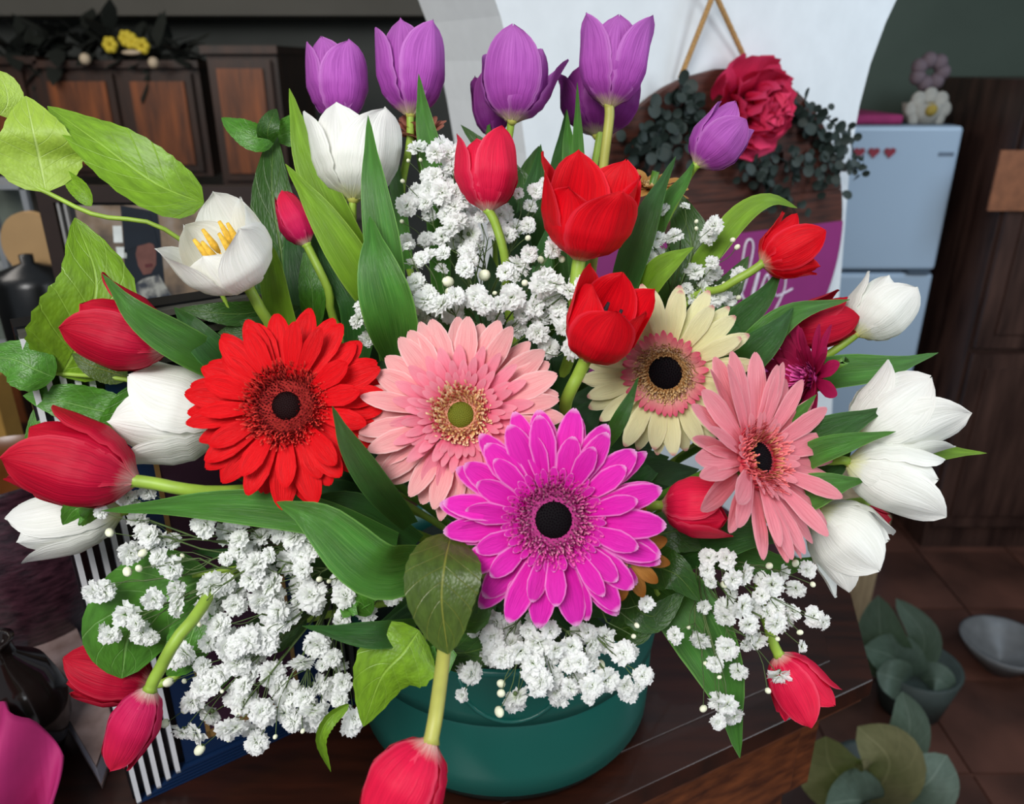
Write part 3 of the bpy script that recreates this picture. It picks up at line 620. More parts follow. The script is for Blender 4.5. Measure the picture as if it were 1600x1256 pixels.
gerbera((720, 648), .55, 166, (-.02, .12, 1), [(22, .24, .98, .235, .0, .10, 'g_pnk', -.08, 'petal'), (22, .24, .98, .235, .06, .07, 'g_pnk', -.045, 'petal'), (22, .24, .70, .13, .14, .05, 'g_pin', -.0, 'inner_petal'), (28, .24, .56, .10, .28, .05, 'g_pin', .03, 'inner_petal'), (34, .22, .44, .075, .45, .05, 'g_pin', .04, 'inner_petal')],
        [(.16, .27, 260, .075, .012, 'f_gold2', .05), (.12, .2, 110, .06, .012, 'f_gold', .06)], (.13, .06, 'c_green'), 'pale pink gerbera with a green and gold eye at the centre', seed=5)
gerbera((865, 812), .515, 182, (.0, .06, 1), [(19, .26, .98, .25, .04, .10, 'g_mag', -.07, 'petal'), (19, .26, .96, .25, .12, .08, 'g_mag', -.02, 'petal'), (15, .27, .76, .19, .26, .06, 'g_mag', .02, 'petal'), (34, .28, .46, .075, .35, .05, 'g_mag', .03, 'inner_petal')],
        [(.20, .38, 460, .07, .009, 'f_mag', .03), (.16, .28, 160, .06, .008, 'f_mag2', .045)], (.17, .05, 'c_blk'), 'large magenta gerbera with a black eye at lower centre', seed=8)
gerbera((1040, 582), .60, 140, (-.36, -.26, .90), [(20, .24, 1.02, .23, .02, .06, 'g_cre', -.06, 'petal'), (20, .24, .98, .22, .08, .06, 'g_cre', -.02, 'petal'), (40, .24, .50, .085, .35, .05, 'g_cri', .02, 'inner_petal')],
        [(.18, .33, 420, .06, .010, 'f_tan', .04)], (.20, .05, 'c_blk'), 'cream gerbera with pink-tipped inner petals and a black eye', seed=11)
gerbera((1186, 716), .555, 178, (.54, .24, .76), [(19, .18, .98, .20, .18, .04, 'g_sal', -.05, 'petal'), (18, .18, .95, .20, .30, .05, 'g_sal', -.01, 'petal'), (30, .18, .42, .07, .5, .05, 'g_sal', .02, 'inner_petal')],
        [(.14, .30, 320, .08, .010, 'f_sal', .03), (.14, .20, 90, .06, .009, 'f_tan2', .04)], (.15, .055, 'c_blk'), 'salmon pink gerbera turned to the right beside the white tulips', seed=14)
gerbera((1262, 590), .625, 98, (-.90, .12, .34), [(16, .14, .98, .24, .35, .04, 'g_dmg', -.05, 'petal'), (15, .14, .9, .24, .6, .05, 'g_dmg', -.0, 'petal'), (14, .10, .6, .18, .9, .05, 'g_dmg', .05, 'petal')],
        [(.02, .2, 90, .2, .02, 'f_mag', .05)], (.12, .05, 'c_blk'), 'small dark magenta gerbera seen edge-on behind the green leaves on the right', seed=17, stemk=.14)
# dried petals beside the magenta gerbera belong to a withered gerbera behind it
gerbera((972, 862), .524, 82, (.0, .0, 1), [(14, .2, .98, .3, .0, .1, 'brn', -.03, 'petal')], [(.05, .2, 60, .1, .02, 'f_tan', .0)], (.12, .04, 'c_blk'), 'withered brown gerbera peeping out right of the magenta one', seed=21)
gerbera((1018, 292), .72, 62, (.1, .75, .5), [(13, .2, .98, .32, .1, .1, 'tan', -.03, 'petal'), (11, .2, .8, .3, .35, .1, 'tan', .02, 'petal')], [(.05, .2, 60, .1, .03, 'f_tan', .0)], (.12, .04, 'c_blk'), 'tan bronze flower behind the largest red tulip', seed=22)
gerbera((655, 215), .72, 60, (.0, .8, .5), [(12, .1, .98, .45, .5, .1, 'rus', -.03, 'petal'), (9, .1, .8, .42, .8, .1, 'rus', .02, 'petal')], [(.05, .2, 50, .1, .03, 'f_tan', .0)], (.12, .04, 'c_blk'), 'rusty pink flower behind the second purple tulip', seed=23)
# ---------------------------------------------------------------- leaves that belong to tulips
TL = [  # tulip, points base -> tip, width px, material, fold, roll0, roll1
 ('R6', [(400, 600, .62), (300, 545, .57), (215, 490, .545), (160, 428, .545)], 62, 'tleaf', .10, .1, .5),
 ('R6', [(420, 600, .62), (350, 560, .58), (300, 510, .57), (272, 480, .58)], 56, 'tleafd', .2, .3, .6),
 ('W2', [(470, 600, .66), (438, 480, .61), (418, 390, .60), (362, 305, .62)], 46, 'tleafl', .2, .2, .9),
 ('P1', [(575, 420, .69), (535, 360, .67), (480, 240, .655), (452, 138, .66)], 64, 'tleafl', .22, .5, .2),
 ('R4', [(610, 500, .68), (565, 430, .64), (500, 330, .62), (446, 256, .62)], 62, 'tleafl', .2, .3, .2),
 ('R4', [(560, 560, .67), (560, 470, .65), (520, 400, .65), (490, 350, .66)], 60, 'tleafd', .2, .3, .2),
 ('W1', [(610, 560, .64), (604, 440, .60), (584, 290, .585), (575, 180, .60)], 58, 'tleaf', .12, -.2, -.1),
 ('W1', [(625, 560, .62), (612, 490, .58), (590, 410, .57), (578, 338, .58)], 84, 'tleaf', .22, .35, .1),
 ('W1', [(520, 560, .68), (520, 470, .66), (505, 380, .66), (500, 340, .67)], 56, 'tleafd', .2, .3, .2),
 ('P2', [(690, 480, .70), (684, 300, .67), (664, 190, .655), (654, 115, .66)], 42, 'tleaf', .12, .2, .4),
 ('P2', [(640, 420, .72), (615, 260, .70), (604, 170, .71)], 22, 'tleaf', .1, .2, .3),
 ('P4', [(780, 430, .75), (766, 260, .73), (763, 165, .73)], 18, 'tleaf', .1, .6, .6),
 ('P3', [(850, 480, .74), (835, 340, .71), (845, 225, .71)], 60, 'tleafd', .15, .4, .2),
 ('P6', [(880, 480, .74), (870, 300, .73), (885, 170, .73)], 34, 'tleafd', .15, .4, .2),
 ('P6', [(900, 460, .72), (890, 260, .70), (886, 172, .70)], 26, 'tleaf', .15, -.2, .2),
 ('P5', [(915, 480, .70), (905, 260, .68), (902, 128, .69)], 26, 'tleaf', .12, .5, .5),
 ('R2', [(860, 500, .66), (850, 440, .64), (850, 390, .64), (862, 340, .65)], 34, 'tleafd', .15, .3, .3),
 ('R2', [(960, 500, .66), (990, 400, .64), (1020, 320, .635), (1056, 244, .64)], 50, 'tleafd', .12, .2, .4),
 ('P7', [(1010, 420, .68), (1038, 330, .66), (1068, 285, .655), (1086, 250, .66)], 30, 'tleaf', .1, .5, .4),
 ('R3', [(1000, 470, .66), (1025, 430, .64), (1055, 405, .63), (1084, 386, .63)], 42, 'tleafl', .2, .1, .5),
 ('P7', [(1060, 460, .70), (1110, 395, .68), (1160, 335, .67), (1205, 312, .67), (1246, 325, .69)], 40, 'tleafl', .1, .2, .5),
 ('R5', [(1110, 560, .68), (1150, 510, .65), (1195, 465, .64), (1226, 410, .645)], 46, 'tleafd', .2, .2, .5),
 ('R5', [(1080, 560, .69), (1110, 520, .66), (1150, 500, .65), (1190, 490, .65)], 66, 'tleafd', .1, .2, .2),
 ('R9', [(1130, 590, .67), (1180, 540, .63), (1240, 490, .62), (1328, 468, .63)], 50, 'tleaf', .15, -.1, .3),
 ('R9', [(1130, 610, .66), (1170, 560, .62), (1210, 520, .61), (1240, 480, .62)], 56, 'tleafd', .12, .2, .3),
 ('W5', [(1230, 600, .68), (1300, 582, .65), (1390, 572, .645), (1466, 551, .65)], 52, 'tleaf', .05, .0, .5),
 ('W6', [(1190, 740, .65), (1250, 700, .59), (1320, 665, .575), (1388, 636, .58)], 62, 'tleafd', .12, .3, .0),
 ('W6', [(1190, 720, .65), (1220, 680, .59), (1245, 650, .58), (1276, 616, .58)], 36, 'tleaf', .15, .4, .2),
 ('W6', [(1170, 690, .66), (1210, 648, .63), (1245, 632, .62), (1262, 634, .62)], 36, 'tleafd', .15, .4, .2),
 ('W7', [(1190, 770, .65), (1260, 715, .58), (1330, 690, .565), (1400, 674, .57)], 40, 'tleaf', .12, .1, .2),
 ('W7', [(1380, 730, .63), (1420, 716, .625), (1480, 708, .62), (1542, 708, .62)], 34, 'tleafl', .25, .2, .5),
 ('W7', [(1240, 770, .65), (1280, 740, .61), (1310, 720, .60), (1330, 700, .60)], 50, 'tleafd', .12, .1, .2),
 ('W8', [(1200, 800, .64), (1250, 775, .58), (1300, 758, .57), (1352, 750, .575)], 56, 'tleaf', .12, .1, .0),
 ('W8', [(1040, 880, .64), (1110, 850, .60), (1180, 835, .58), (1240, 850, .58)], 60, 'tleafd', .12, .1, .3),
 ('W8', [(1060, 860, .66), (1150, 870, .62), (1220, 885, .61), (1290, 870, .61)], 50, 'tleaf', .12, .1, .3),
 ('R13', [(1010, 900, .64), (1070, 950, .605), (1128, 1060, .598), (1156, 1184, .60)], 100, 'tleaf', .14, .05, .1),
 ('R3', [(925, 720, .62), (962, 670, .56), (982, 630, .55), (998, 588, .555)], 28, 'tleafd', .15, .5, .4),
 ('R7', [(620, 850, .62), (480, 805, .57), (320, 790, .55), (158, 798, .56)], 62, 'tleaf', .08, -.4, -.1),
 ('R11', [(665, 880, .56), (590, 890, .515), (500, 815, .505), (432, 784, .51)], 88, 'tleaf', .14, .1, .2),
 ('R12', [(650, 980, .56), (600, 992, .52), (540, 990, .51), (472, 978, .515)], 42, 'tleafd', .2, .1, -.3),
 ('R7', [(640, 820, .60), (590, 760, .545), (545, 690, .525), (519, 634, .52)], 48, 'tleafd', .14, .2, .4),
 ('W3', [(650, 850, .64), (560, 800, .60), (480, 800, .59), (400, 815, .6)], 60, 'tleafd', .12, .1, .2),
 ('W4', [(600, 900, .66), (480, 880, .62), (380, 870, .61), (300, 860, .62)], 44, 'tleafd', .12, .1, .2),
 ('P1', [(560, 620, .72), (500, 480, .69), (470, 380, .69), (450, 330, .70)], 80, 'tleafd', .12, .1, .2),
 ('R1', [(760, 560, .72), (720, 450, .70), (700, 350, .71), (690, 300, .72)], 60, 'fleaf', .12, .1, .2),
 ('R1', [(830, 560, .72), (815, 450, .70), (800, 350, .71), (800, 300, .72)], 60, 'fleaf', .12, .1, .2),
]
for key, pts, wd, mt, fo, r0, r1 in TL: leaf(TUL[key], pts, wd, M[mt], 'tulip', fo, r0, r1)
# ---------------------------------------------------------------- leafy branches
def branch(loc, label, stempts, leaves, r=.0018, mat='stem', name='leafy_branch', group='leafy branches in the bouquet'):
    t = thing(name, P(*loc), label, 'branch', group)
    pts = [P(*q) for q in stempts]+[fpt()]; MB().tube(catmull(pts, 24), r, 7).build('stem', M[mat], t, True)
    for L in leaves:
        pts, wd, mt, kw = L; leaf(t, pts, wd, M[mt], kw.pop('kind', 'broad'), serr=kw.pop('serr', .03), n=22, **kw)
    return t
branch((0, 268, .60), 'branch of large pale green leaves reaching in from the upper left corner',
 [(-30, 255, .60), (0, 268, .60), (72, 300, .60), (150, 336, .605), (250, 354, .61), (330, 430, .64), (440, 620, .70)],
 [([(72, 300, .60), (62, 250, .60), (52, 205, .59), (40, 150, .60)], 128, 'lleaf', dict(fold=.05, wave=.10, roll=.15)),
  ([(0, 180, .60), (12, 160, .60), (6, 130, .60), (-15, 110, .6)], 48, 'lleaf', dict(fold=.05)),
  ([(318, 318, .62), (240, 285, .60), (150, 220, .60), (74, 166, .615)], 104, 'bleaf', dict(fold=.16, wave=.10, roll=-.25, roll1=-.5)),
  ([(143, 322, .60), (128, 298, .60), (112, 282, .605), (96, 262, .61)], 30, 'bleaf', dict(fold=.3, roll=.3))])
branch((100, 585, .62), 'branch with one tall serrated leaf behind the crimson tulips on the left',
 [(60, 582, .615), (110, 585, .62), (215, 597, .62), (330, 640, .66)],
 [([(95, 588, .62), (125, 530, .61), (150, 440, .61), (117, 340, .62)], 150, 'bleaf', dict(fold=.08, wave=.12, roll=-.1, serr=.05)),
  ([(200, 590, .62), (170, 580, .615), (140, 570, .61), (112, 552, .61)], 42, 'oleaf', dict(fold=.1)),
  ([(85, 590, .61), (50, 575, .60), (15, 560, .60), (-40, 560, .6)], 78, 'mleaf', dict(fold=.08, wave=.1)),
  ([(215, 600, .63), (190, 650, .63), (170, 680, .63), (160, 720, .64)], 52, 'mleaf', dict(fold=.1)),
  ([(215, 650, .64), (150, 640, .63), (90, 625, .62), (36, 618, .62)], 70, 'mleaf', dict(fold=.1, wave=.1)),
  ([(90, 760, .63), (70, 720, .63), (60, 680, .63), (52, 640, .63)], 52, 'mleaf', dict(fold=.1))])
branch((430, 210, .70), 'branch with an upright broad leaf and two ragged side leaves left of the white tulip',
 [(425, 195, .70), (430, 300, .70), (450, 450, .71)],
 [([(450, 500, .70), (440, 400, .69), (425, 300, .69), (428, 200, .70)], 84, 'dleaf', dict(fold=.10, wave=.06, serr=.015)),
  ([(430, 215, .69), (400, 215, .68), (370, 200, .68), (346, 184, .69)], 44, 'mleaf', dict(fold=.1, wave=.15)),
  ([(420, 225, .69), (418, 205, .68), (425, 185, .68), (432, 170, .69)], 34, 'dleaf', dict(fold=.1, wave=.1)),
  ([(430, 215, .70), (460, 205, .70), (490, 205, .70), (530, 210, .71)], 50, 'mleaf', dict(fold=.1)),
  ([(480, 460, .71), (440, 440, .70), (420, 410, .70), (400, 380, .71)], 90, 'dleaf', dict(fold=.1)),
  ([(430, 480, .68), (380, 490, .66), (330, 488, .65), (280, 482, .65)], 40, 'dleaf', dict(fold=.1)),
  ([(470, 480, .68), (420, 520, .66), (380, 520, .66), (340, 520, .66)], 60, 'dleaf', dict(fold=.1)),
  ([(490, 520, .66), (488, 460, .64), (484, 420, .64), (480, 380, .64)], 42, 'mleaf', dict(fold=.1))])
branch((300, 930, .60), 'large round green leaf under the lower left baby\'s breath',
 [(300, 900, .60), (420, 880, .62), (520, 880, .66)],
 [([(330, 900, .615), (265, 930, .605), (205, 985, .60), (190, 1060, .605)], 165, 'mleaf', dict(fold=.03, wave=.05, roll=.1, kind='oval', serr=.01)),
  ([(320, 930, .61), (300, 990, .60), (285, 1030, .60), (260, 1055, .61)], 70, 'mleaf', dict(fold=.1)),
  ([(380, 880, .61), (350, 910, .62), (310, 910, .62), (260, 880, .62)], 60, 'dleaf', dict(fold=.1)),
  ([(160, 800, .59), (140, 795, .56), (118, 795, .55), (98, 820, .555)], 56, 'mleaf', dict(fold=.1, roll=.3, serr=.05)),
  ([(480, 960, .62), (430, 990, .62), (390, 1000, .62), (340, 1080, .62)], 60, 'dleaf', dict(fold=.1))])
branch((660, 980, .52), 'branch of dark and bright serrated leaves hanging over the front of the green bowl',
 [(660, 1000, .54), (690, 960, .55), (700, 920, .58)],
 [([(705, 835, .525), (695, 880, .49), (690, 940, .483), (700, 1022, .488)], 116, 'oleaf', dict(fold=.06, wave=.05, kind='oval', serr=.02)),
  ([(655, 985, .53), (630, 1020, .52), (595, 1060, .52), (568, 1135, .53)], 128, 'bleaf', dict(fold=-.08, wave=.10, roll=.2, serr=.045)),
  ([(650, 1010, .55), (690, 1030, .54), (640, 1040, .54), (618, 1060, .55)], 50, 'mleaf', dict(fold=.1)),
  ([(720, 950, .54), (735, 960, .53), (745, 930, .53), (740, 890, .54)], 60, 'dleaf', dict(fold=.1)),
  ([(660, 1000, .58), (720, 1020, .57), (790, 1000, .56), (830, 990, .57)], 60, 'dleaf', dict(fold=.1)),
  ([(545, 1100, .56), (512, 1125, .55), (500, 1160, .55), (517, 1206, .56)], 26, 'bleaf', dict(fold=.3, roll=.6, serr=.08)),
  ([(580, 960, .58), (560, 940, .57), (540, 950, .57), (600, 930, .58)], 40, 'mleaf', dict(fold=.1))])
branch((1040, 900, .58), 'dark green leaves between the magenta gerbera and the lower right baby\'s breath',
 [(1030, 930, .60), (980, 890, .62)],
 [([(1000, 860, .60), (1030, 885, .58), (1060, 900, .57), (1094, 940, .575)], 70, 'dleaf', dict(fold=.06)),
  ([(980, 920, .60), (1000, 955, .58), (1030, 960, .58), (1072, 920, .58)], 60, 'dleaf', dict(fold=.06)),
  ([(950, 990, .60), (980, 980, .59), (1000, 985, .58), (1050, 930, .58)], 50, 'dleaf', dict(fold=.06)),
  ([(990, 850, .62), (1050, 830, .61), (1100, 830, .61), (1200, 800, .61)], 70, 'dleaf', dict(fold=.06))])
branch((1060, 370, .70), 'broad dark leaves behind the right hand baby\'s breath, in front of the sign',
 [(1060, 400, .70), (1000, 520, .72)],
 [([(1040, 500, .70), (1065, 440, .69), (1080, 380, .69), (1050, 290, .70)], 100, 'dleaf', dict(fold=.08, serr=.01)),
  ([(1030, 520, .71), (1080, 490, .70), (1130, 460, .70), (1170, 400, .70)], 70, 'dleaf', dict(fold=.08)),
  ([(850, 420, .74), (835, 360, .73), (825, 300, .73), (842, 228, .74)], 80, 'dleaf', dict(fold=.08, serr=.04)),
  ([(810, 420, .74), (820, 330, .735), (790, 270, .735), (720, 195, .74)], 60, 'dleaf', dict(fold=.08, serr=.04))])
# deep foliage that fills the heart of the bouquet
dg = thing('foliage', P(760, 720, .72), 'dense dark green foliage filling the heart of the bouquet behind the gerberas', 'foliage')
rnd = random.Random(12)
for k in range(105):
    a_ = rnd.uniform(-.15, 1.15)*pi; rr = rnd.uniform(120, 330)
    cx, cy = 730+math.cos(a_)*rr*1.15, 700-math.sin(a_)*rr*.95; 
    if cy > 880: cy = 880
    b0 = (760+rnd.uniform(-80, 80), 840+rnd.uniform(-60, 20), .74); d = rnd.uniform(.68, .745)
    s0 = (b0[0]*.35+cx*.65, b0[1]*.35+cy*.65, d+.015)
    leaf(dg, [s0, ((s0[0]+cx)/2+rnd.uniform(-10, 10), (s0[1]+cy)/2, d), (cx, cy, d+.01)], rnd.uniform(46, 80), M['fleaf' if k % 3 else 'tleafd'], 'tulip', .15, rnd.uniform(-.5, .5), n=8)
for k in range(26):   # leaves spilling low round the rim
    x = 560+k*17+rnd.uniform(-8, 8); y = rnd.uniform(960, 1015); d = .66-.02*math.sin((x-560)/450*pi)
    leaf(dg, [(760+(x-760)*.6, 880, d+.04), ((x+760)/2, 930, d+.01), (x, y, d)], rnd.uniform(36, 60), M['fleaf' if k % 2 else 'tleafd'], 'tulip', .15, rnd.uniform(-.5, .5), n=8)
# ---------------------------------------------------------------- baby's breath
def blossom_mesh(seed):
    rng = random.Random(seed); v = []; f = []; uv = []
    for lay, (n, el, L, w) in enumerate(((9, -.25, .98, .27), (10, .1, 1.0, .26), (9, .42, .97, .25), (8, .75, .9, .23), (6, 1.05, .8, .2), (4, 1.4, .7, .17))):
        for k in range(n):
            a = 2*pi*(k+rng.random()*.8+lay*.37)/n; e = el+rng.uniform(-.2, .2); l = L*rng.uniform(.8, 1.1); ww = w*rng.uniform(.8, 1.25)
            d = Vector((math.cos(a)*math.cos(e), math.sin(a)*math.cos(e), math.sin(e)*.85)); s_ = Vector((-math.sin(a), math.cos(a), 0)); nn = d.cross(s_)
            tw = rng.uniform(-.6, .6); s_ = s_*math.cos(tw)+nn*math.sin(tw); j = lambda q: nn*rng.uniform(-q, q); b = len(v)
            v += [d*.15, d*l*.7-s_*ww+j(.08), d*l*.72+nn*.05, d*l*.7+s_*ww+j(.08), d*l-s_*ww*.75+j(.14), d*l*.93+j(.08), d*l+s_*ww*.75+j(.14)]
            uv += [(.5, 0), (0, .6), (.5, .6), (1, .6), (0, 1), (.5, 1), (1, 1)]
            f += [(b, b+2, b+1), (b, b+3, b+2), (b+1, b+2, b+5, b+4), (b+2, b+3, b+6, b+5)]
    return mesh('blossom', v, f, M['gyp'], uv, False)
BL = [blossom_mesh(k) for k in range(6)]
bm_ = MB().sphere((0, 0, 0), 1, 10, 8); BUD = mesh('bud', bm_.v, bm_.f, M['bud'], None, True)
def sprig(label, spots, d0, dv, root, cell, seed, extra=0):
    rng = random.Random(seed); rp = P(*root)
    t = thing('babys_breath_sprig', rp, label, 'filler flower', "baby's breath sprigs")
    spots = list(spots)+[(q[0]+rng.uniform(-16, 16), q[1]+rng.uniform(-12, 12), q[2]*rng.uniform(.75, 1)) for q in spots if len(q) == 3 and q[2] > 25 and rng.random() < extra]
    stems = MB(); cells = {}
    for q in spots:
        x, y, s_ = q[:3]; d = d0(x, y) if callable(d0) else d0; d += rng.uniform(-dv, dv)
        cells.setdefault((int(x//cell), int(y//cell)), []).append((x, y, s_, d, len(q) > 3))
    for c, L in cells.items():
        mx = sum(q[0] for q in L)/len(L); my = sum(q[1] for q in L)/len(L); md = sum(q[3] for q in L)/len(L)
        k = rng.uniform(.22, .4); node = P(mx+(root[0]-mx)*k, my+(root[1]-my)*k, md+.0)
        stems.tube(catmull([rp, rp.lerp(node, .5)+Vector((rng.uniform(-.01, .01),)*3), node], 6), .0007, 4, False)
        for x, y, s_, d, bud in L:
            p = P(x, y, d); r = s_/2/FP*d; up = (p-node).normalized()
            face = (up*.4+(CAM-p).normalized()*rng.uniform(.35, 1.2)+Vector([rng.uniform(-.5, .5) for _ in range(3)])).normalized()
            stems.tube(catmull([node, node.lerp(p, .5)+Vector([rng.uniform(-.004, .004) for _ in range(3)]), p-up*r*.5], 5), .00038, 3, False)
            m = Matrix.Translation(p) @ face.to_track_quat('Z', 'X').to_matrix().to_4x4() @ Matrix.Rotation(rng.random()*6.28, 4, 'Z')
            if bud: inst('bud', BUD, m @ Matrix.Diagonal((r*.78, r*.78, r*1.0, 1)), t)
            else: inst('blossom', BL[rng.randrange(6)], m @ Matrix.Diagonal((r*1.25, r*1.25, r*1.15, 1)), t)
            if s_ > 13: stems.sphere(p-face*r*(.35 if not bud else .6), r*(.24 if not bud else .5), 5, 4)
    stems.build('twigs', M['gstem'], t, True, 'stuff'); return t
b = 1
LEFT = [(200,776,26),(230,768,26),(158,800,20),(171,832,17,b),(215,812,28),(222,830,26),(233,838,30),(252,840,28),(270,845,24),(204,864,34),(223,864,16,b),(248,870,26),(268,888,34),(275,918,28),(199,893,18,b),(217,888,14,b),(162,924,34),(240,936,32),(277,948,28),(197,960,38),(222,990,34),(172,993,28),(212,975,22),(319,819,38),(368,805,38),(359,833,36),(374,858,34),(353,874,20),(391,882,40),(331,915,38),(352,912,28),(367,925,30),(367,945,30),(392,905,32),(407,938,30),(320,952,36),(341,950,30),(300,966,12,b),(312,975,12,b),(408,838,28),(236,996,24),(285,868,9,b)]
MIDL = [(441,830,36),(460,838,36),(485,858,36),(455,880,40),(400,880,38),(412,900,38),(425,915,36),(470,915,38),(487,930,42),(492,945,32),(405,938,34),(432,960,44),(450,965,38),(465,940,22),(370,945,30),(394,996,40),(415,1000,40),(365,1000,34),(550,897,34),(564,920,24),(538,930,34),(527,905,22),(573,957,28),(613,933,26),(495,1008,36),(516,870,8,b),(499,905,12,b),(514,908,9,b),(535,965,24),(530,972,20),(388,855,26),(420,868,24),(430,930,30),(470,880,28)]
LOWL = [(342,978,34),(325,1005,26),(289,1022,36),(355,1010,36),(385,1000,36),(415,1000,36),(370,1035,40),(400,1025,38),(360,1030,30),(331,1065,38),(316,1040,24),(300,1097,32),(289,1109,16,b),(263,1066,18,b),(288,1064,10,b),(258,1130,17,b),(328,1116,34),(305,1145,34),(284,1143,28),(312,1171,20,b),(357,1138,36),(357,1156,9,b),(395,1140,30),(382,1095,38),(376,1075,30),(410,1110,34),(412,1120,32),(401,1160,32),(430,1151,9,b),(425,1052,36),(435,1070,32),(470,1035,36),(452,1085,42),(445,1115,32),(460,1128,32),(475,1090,28),(495,1070,34),(520,1075,34),(535,1067,28),(530,1093,22),(500,1115,42),(487,1130,28),(473,1142,9,b),(550,1133,32),(543,1112,20),(520,1028,26),(503,1040,18),(347,1080,8,b),(375,1113,9,b),(392,1050,30),(346,1050,26)]
BOT = [(737,1052,34),(722,1086,20),(783,1068,17,b),(783,1083,17,b),(780,1112,19,b),(808,1088,34),(776,972,30),(768,995,32),(775,1015,36),(785,1028,34),(798,982,32),(842,965,28),(825,985,24),(812,1018,34),(832,1035,32),(840,1005,38),(845,1025,40),(835,1050,38),(845,1062,36),(865,1058,30),(893,1010,34),(890,1035,30),(905,1035,28),(925,1005,36),(945,995,30),(922,1035,30),(938,1040,20,b),(958,1016,18),(974,1020,34),(948,1062,36),(924,1072,34),(920,1090,20),(890,1075,28),(875,1088,30),(898,1058,24),(977,1072,28),(1005,1055,28),(1000,1070,20),(1010,943,24),(995,977,10,b),(990,994,10,b),(740,985,20),(860,985,28),(868,1015,30),(905,985,28),(800,1005,30)]
RIG = [(1107,871,28),(1105,891,22),(1110,908,20),(1135,873,28),(1163,897,34),(1132,913,16,b),(1145,905,28),(1142,927,24),(1207,913,36),(1202,884,14,b),(1243,920,28),(1262,890,24),(1243,880,14,b),(1270,913,11,b),(1133,953,32),(1160,948,34),(1178,952,28),(1170,975,30),(1182,1000,30),(1166,1008,18),(1213,975,30),(1230,965,28),(1214,948,26),(1271,963,28),(1250,988,11,b),(1253,1010,18),(1215,998,10,b),(1100,948,20),(1055,993,24),(1095,1000,30),(1085,996,20),(1076,980,9,b),(1135,1013,32),(1118,1037,24),(1102,1036,9,b),(1154,1049,26),(1124,1058,8,b),(1123,1097,30),(1099,1107,14,b),(1146,1118,30),(1122,1128,22),(1217,1055,34),(1200,1079,12,b),(1190,930,24),(1190,905,22),(1225,895,22)]
TOP = [(652,232,28),(680,238,28),(700,240,32),(638,251,8,b),(657,250,8,b),(629,283,9,b),(672,278,28),(672,295,32),(690,300,34),(650,300,24),(635,322,30),(655,312,26),(628,346,9,b),(725,310,28),(722,330,32),(715,345,32),(742,330,14),(783,334,32),(778,358,32),(806,355,26),(825,352,24),(829,322,20),(850,285,14),(838,298,24),(810,302,16),(735,365,32),(690,370,30),(705,355,28),(668,373,26),(636,378,24),(730,392,30),(735,382,28),(825,372,12,b),(828,397,24),(868,380,28),(692,270,24),(705,262,24),(750,340,18),(670,335,22),(700,318,26),(712,300,24),(698,335,26),(708,375,24)]
CEN = [(669,400,28),(636,385,18),(692,395,22),(735,405,26),(727,420,28),(690,420,20),(700,440,22,b),(757,430,24,b),(648,413,26),(650,440,28),(625,452,32),(623,470,28),(637,480,34),(665,470,36),(690,477,38),(705,485,36),(672,460,28),(745,465,38),(757,475,30),(712,463,28),(800,465,40),(790,425,26),(810,415,34),(827,398,22),(845,406,14,b),(878,405,14,b),(865,388,26),(862,443,38),(850,430,30),(820,442,14,b),(890,455,26),(905,440,28),(862,470,30),(835,480,28),(868,492,36),(885,510,30),(817,490,26),(775,496,26),(845,500,26),(574,480,28),(580,495,32),(560,500,30),(600,495,22),(575,530,24),(840,520,32),(858,545,28),(895,545,32),(810,515,26),(773,458,9,b),(700,455,12,b),(726,497,10,b),(780,475,24),(650,495,28),(610,500,24),(670,490,28)]
URT = [(1036,328,20),(1071,322,14),(1088,346,8,b),(1088,357,8,b),(1115,352,26),(1108,368,26),(1053,369,26),(1028,373,22),(1018,383,24),(1014,405,26),(988,417,24),(1032,398,18),(1145,375,11,b),(1152,386,11,b),(1085,423,26),(1115,425,26),(1113,410,20),(1155,428,22),(1095,452,28),(1085,465,22),(1120,462,30),(1139,468,22),(1154,465,11,b),(1131,443,9,b),(1105,440,20),(1072,450,18),(1000,395,18)]
sprig("baby's breath spray under the large crimson tulip on the left", LEFT, .575, .012, (460, 850, .60), 62, 1, .25)
sprig("dense baby's breath spray at left, below the red gerbera", MIDL, .58, .014, (600, 880, .62), 62, 2, .55)
sprig("baby's breath spray hanging lowest on the left over the dark frame", LOWL, .575, .014, (520, 930, .62), 62, 3, .55)
sprig("baby's breath spray hanging over the green bowl under the magenta gerbera", BOT, lambda x, y: .545 + (0 if y > 975 else 0), .012, (850, 920, .60), 58, 4, .55)
sprig("baby's breath spray at lower right above the hanging red tulip", RIG, .575, .012, (1090, 860, .62), 62, 5, .25)
sprig("baby's breath spray beside the pinkish red tulip below the purple row", TOP, .645, .015, (760, 480, .70), 56, 6, .55)
sprig("baby's breath spray right above the pale pink gerbera", CEN, lambda x, y: .60+(.02 if y > 480 else 0), .012, (750, 560, .68), 60, 7, .55)
sprig("baby's breath spray right of the open red tulips, before the wall sign", URT, .655, .01, (1040, 500, .70), 56, 8)
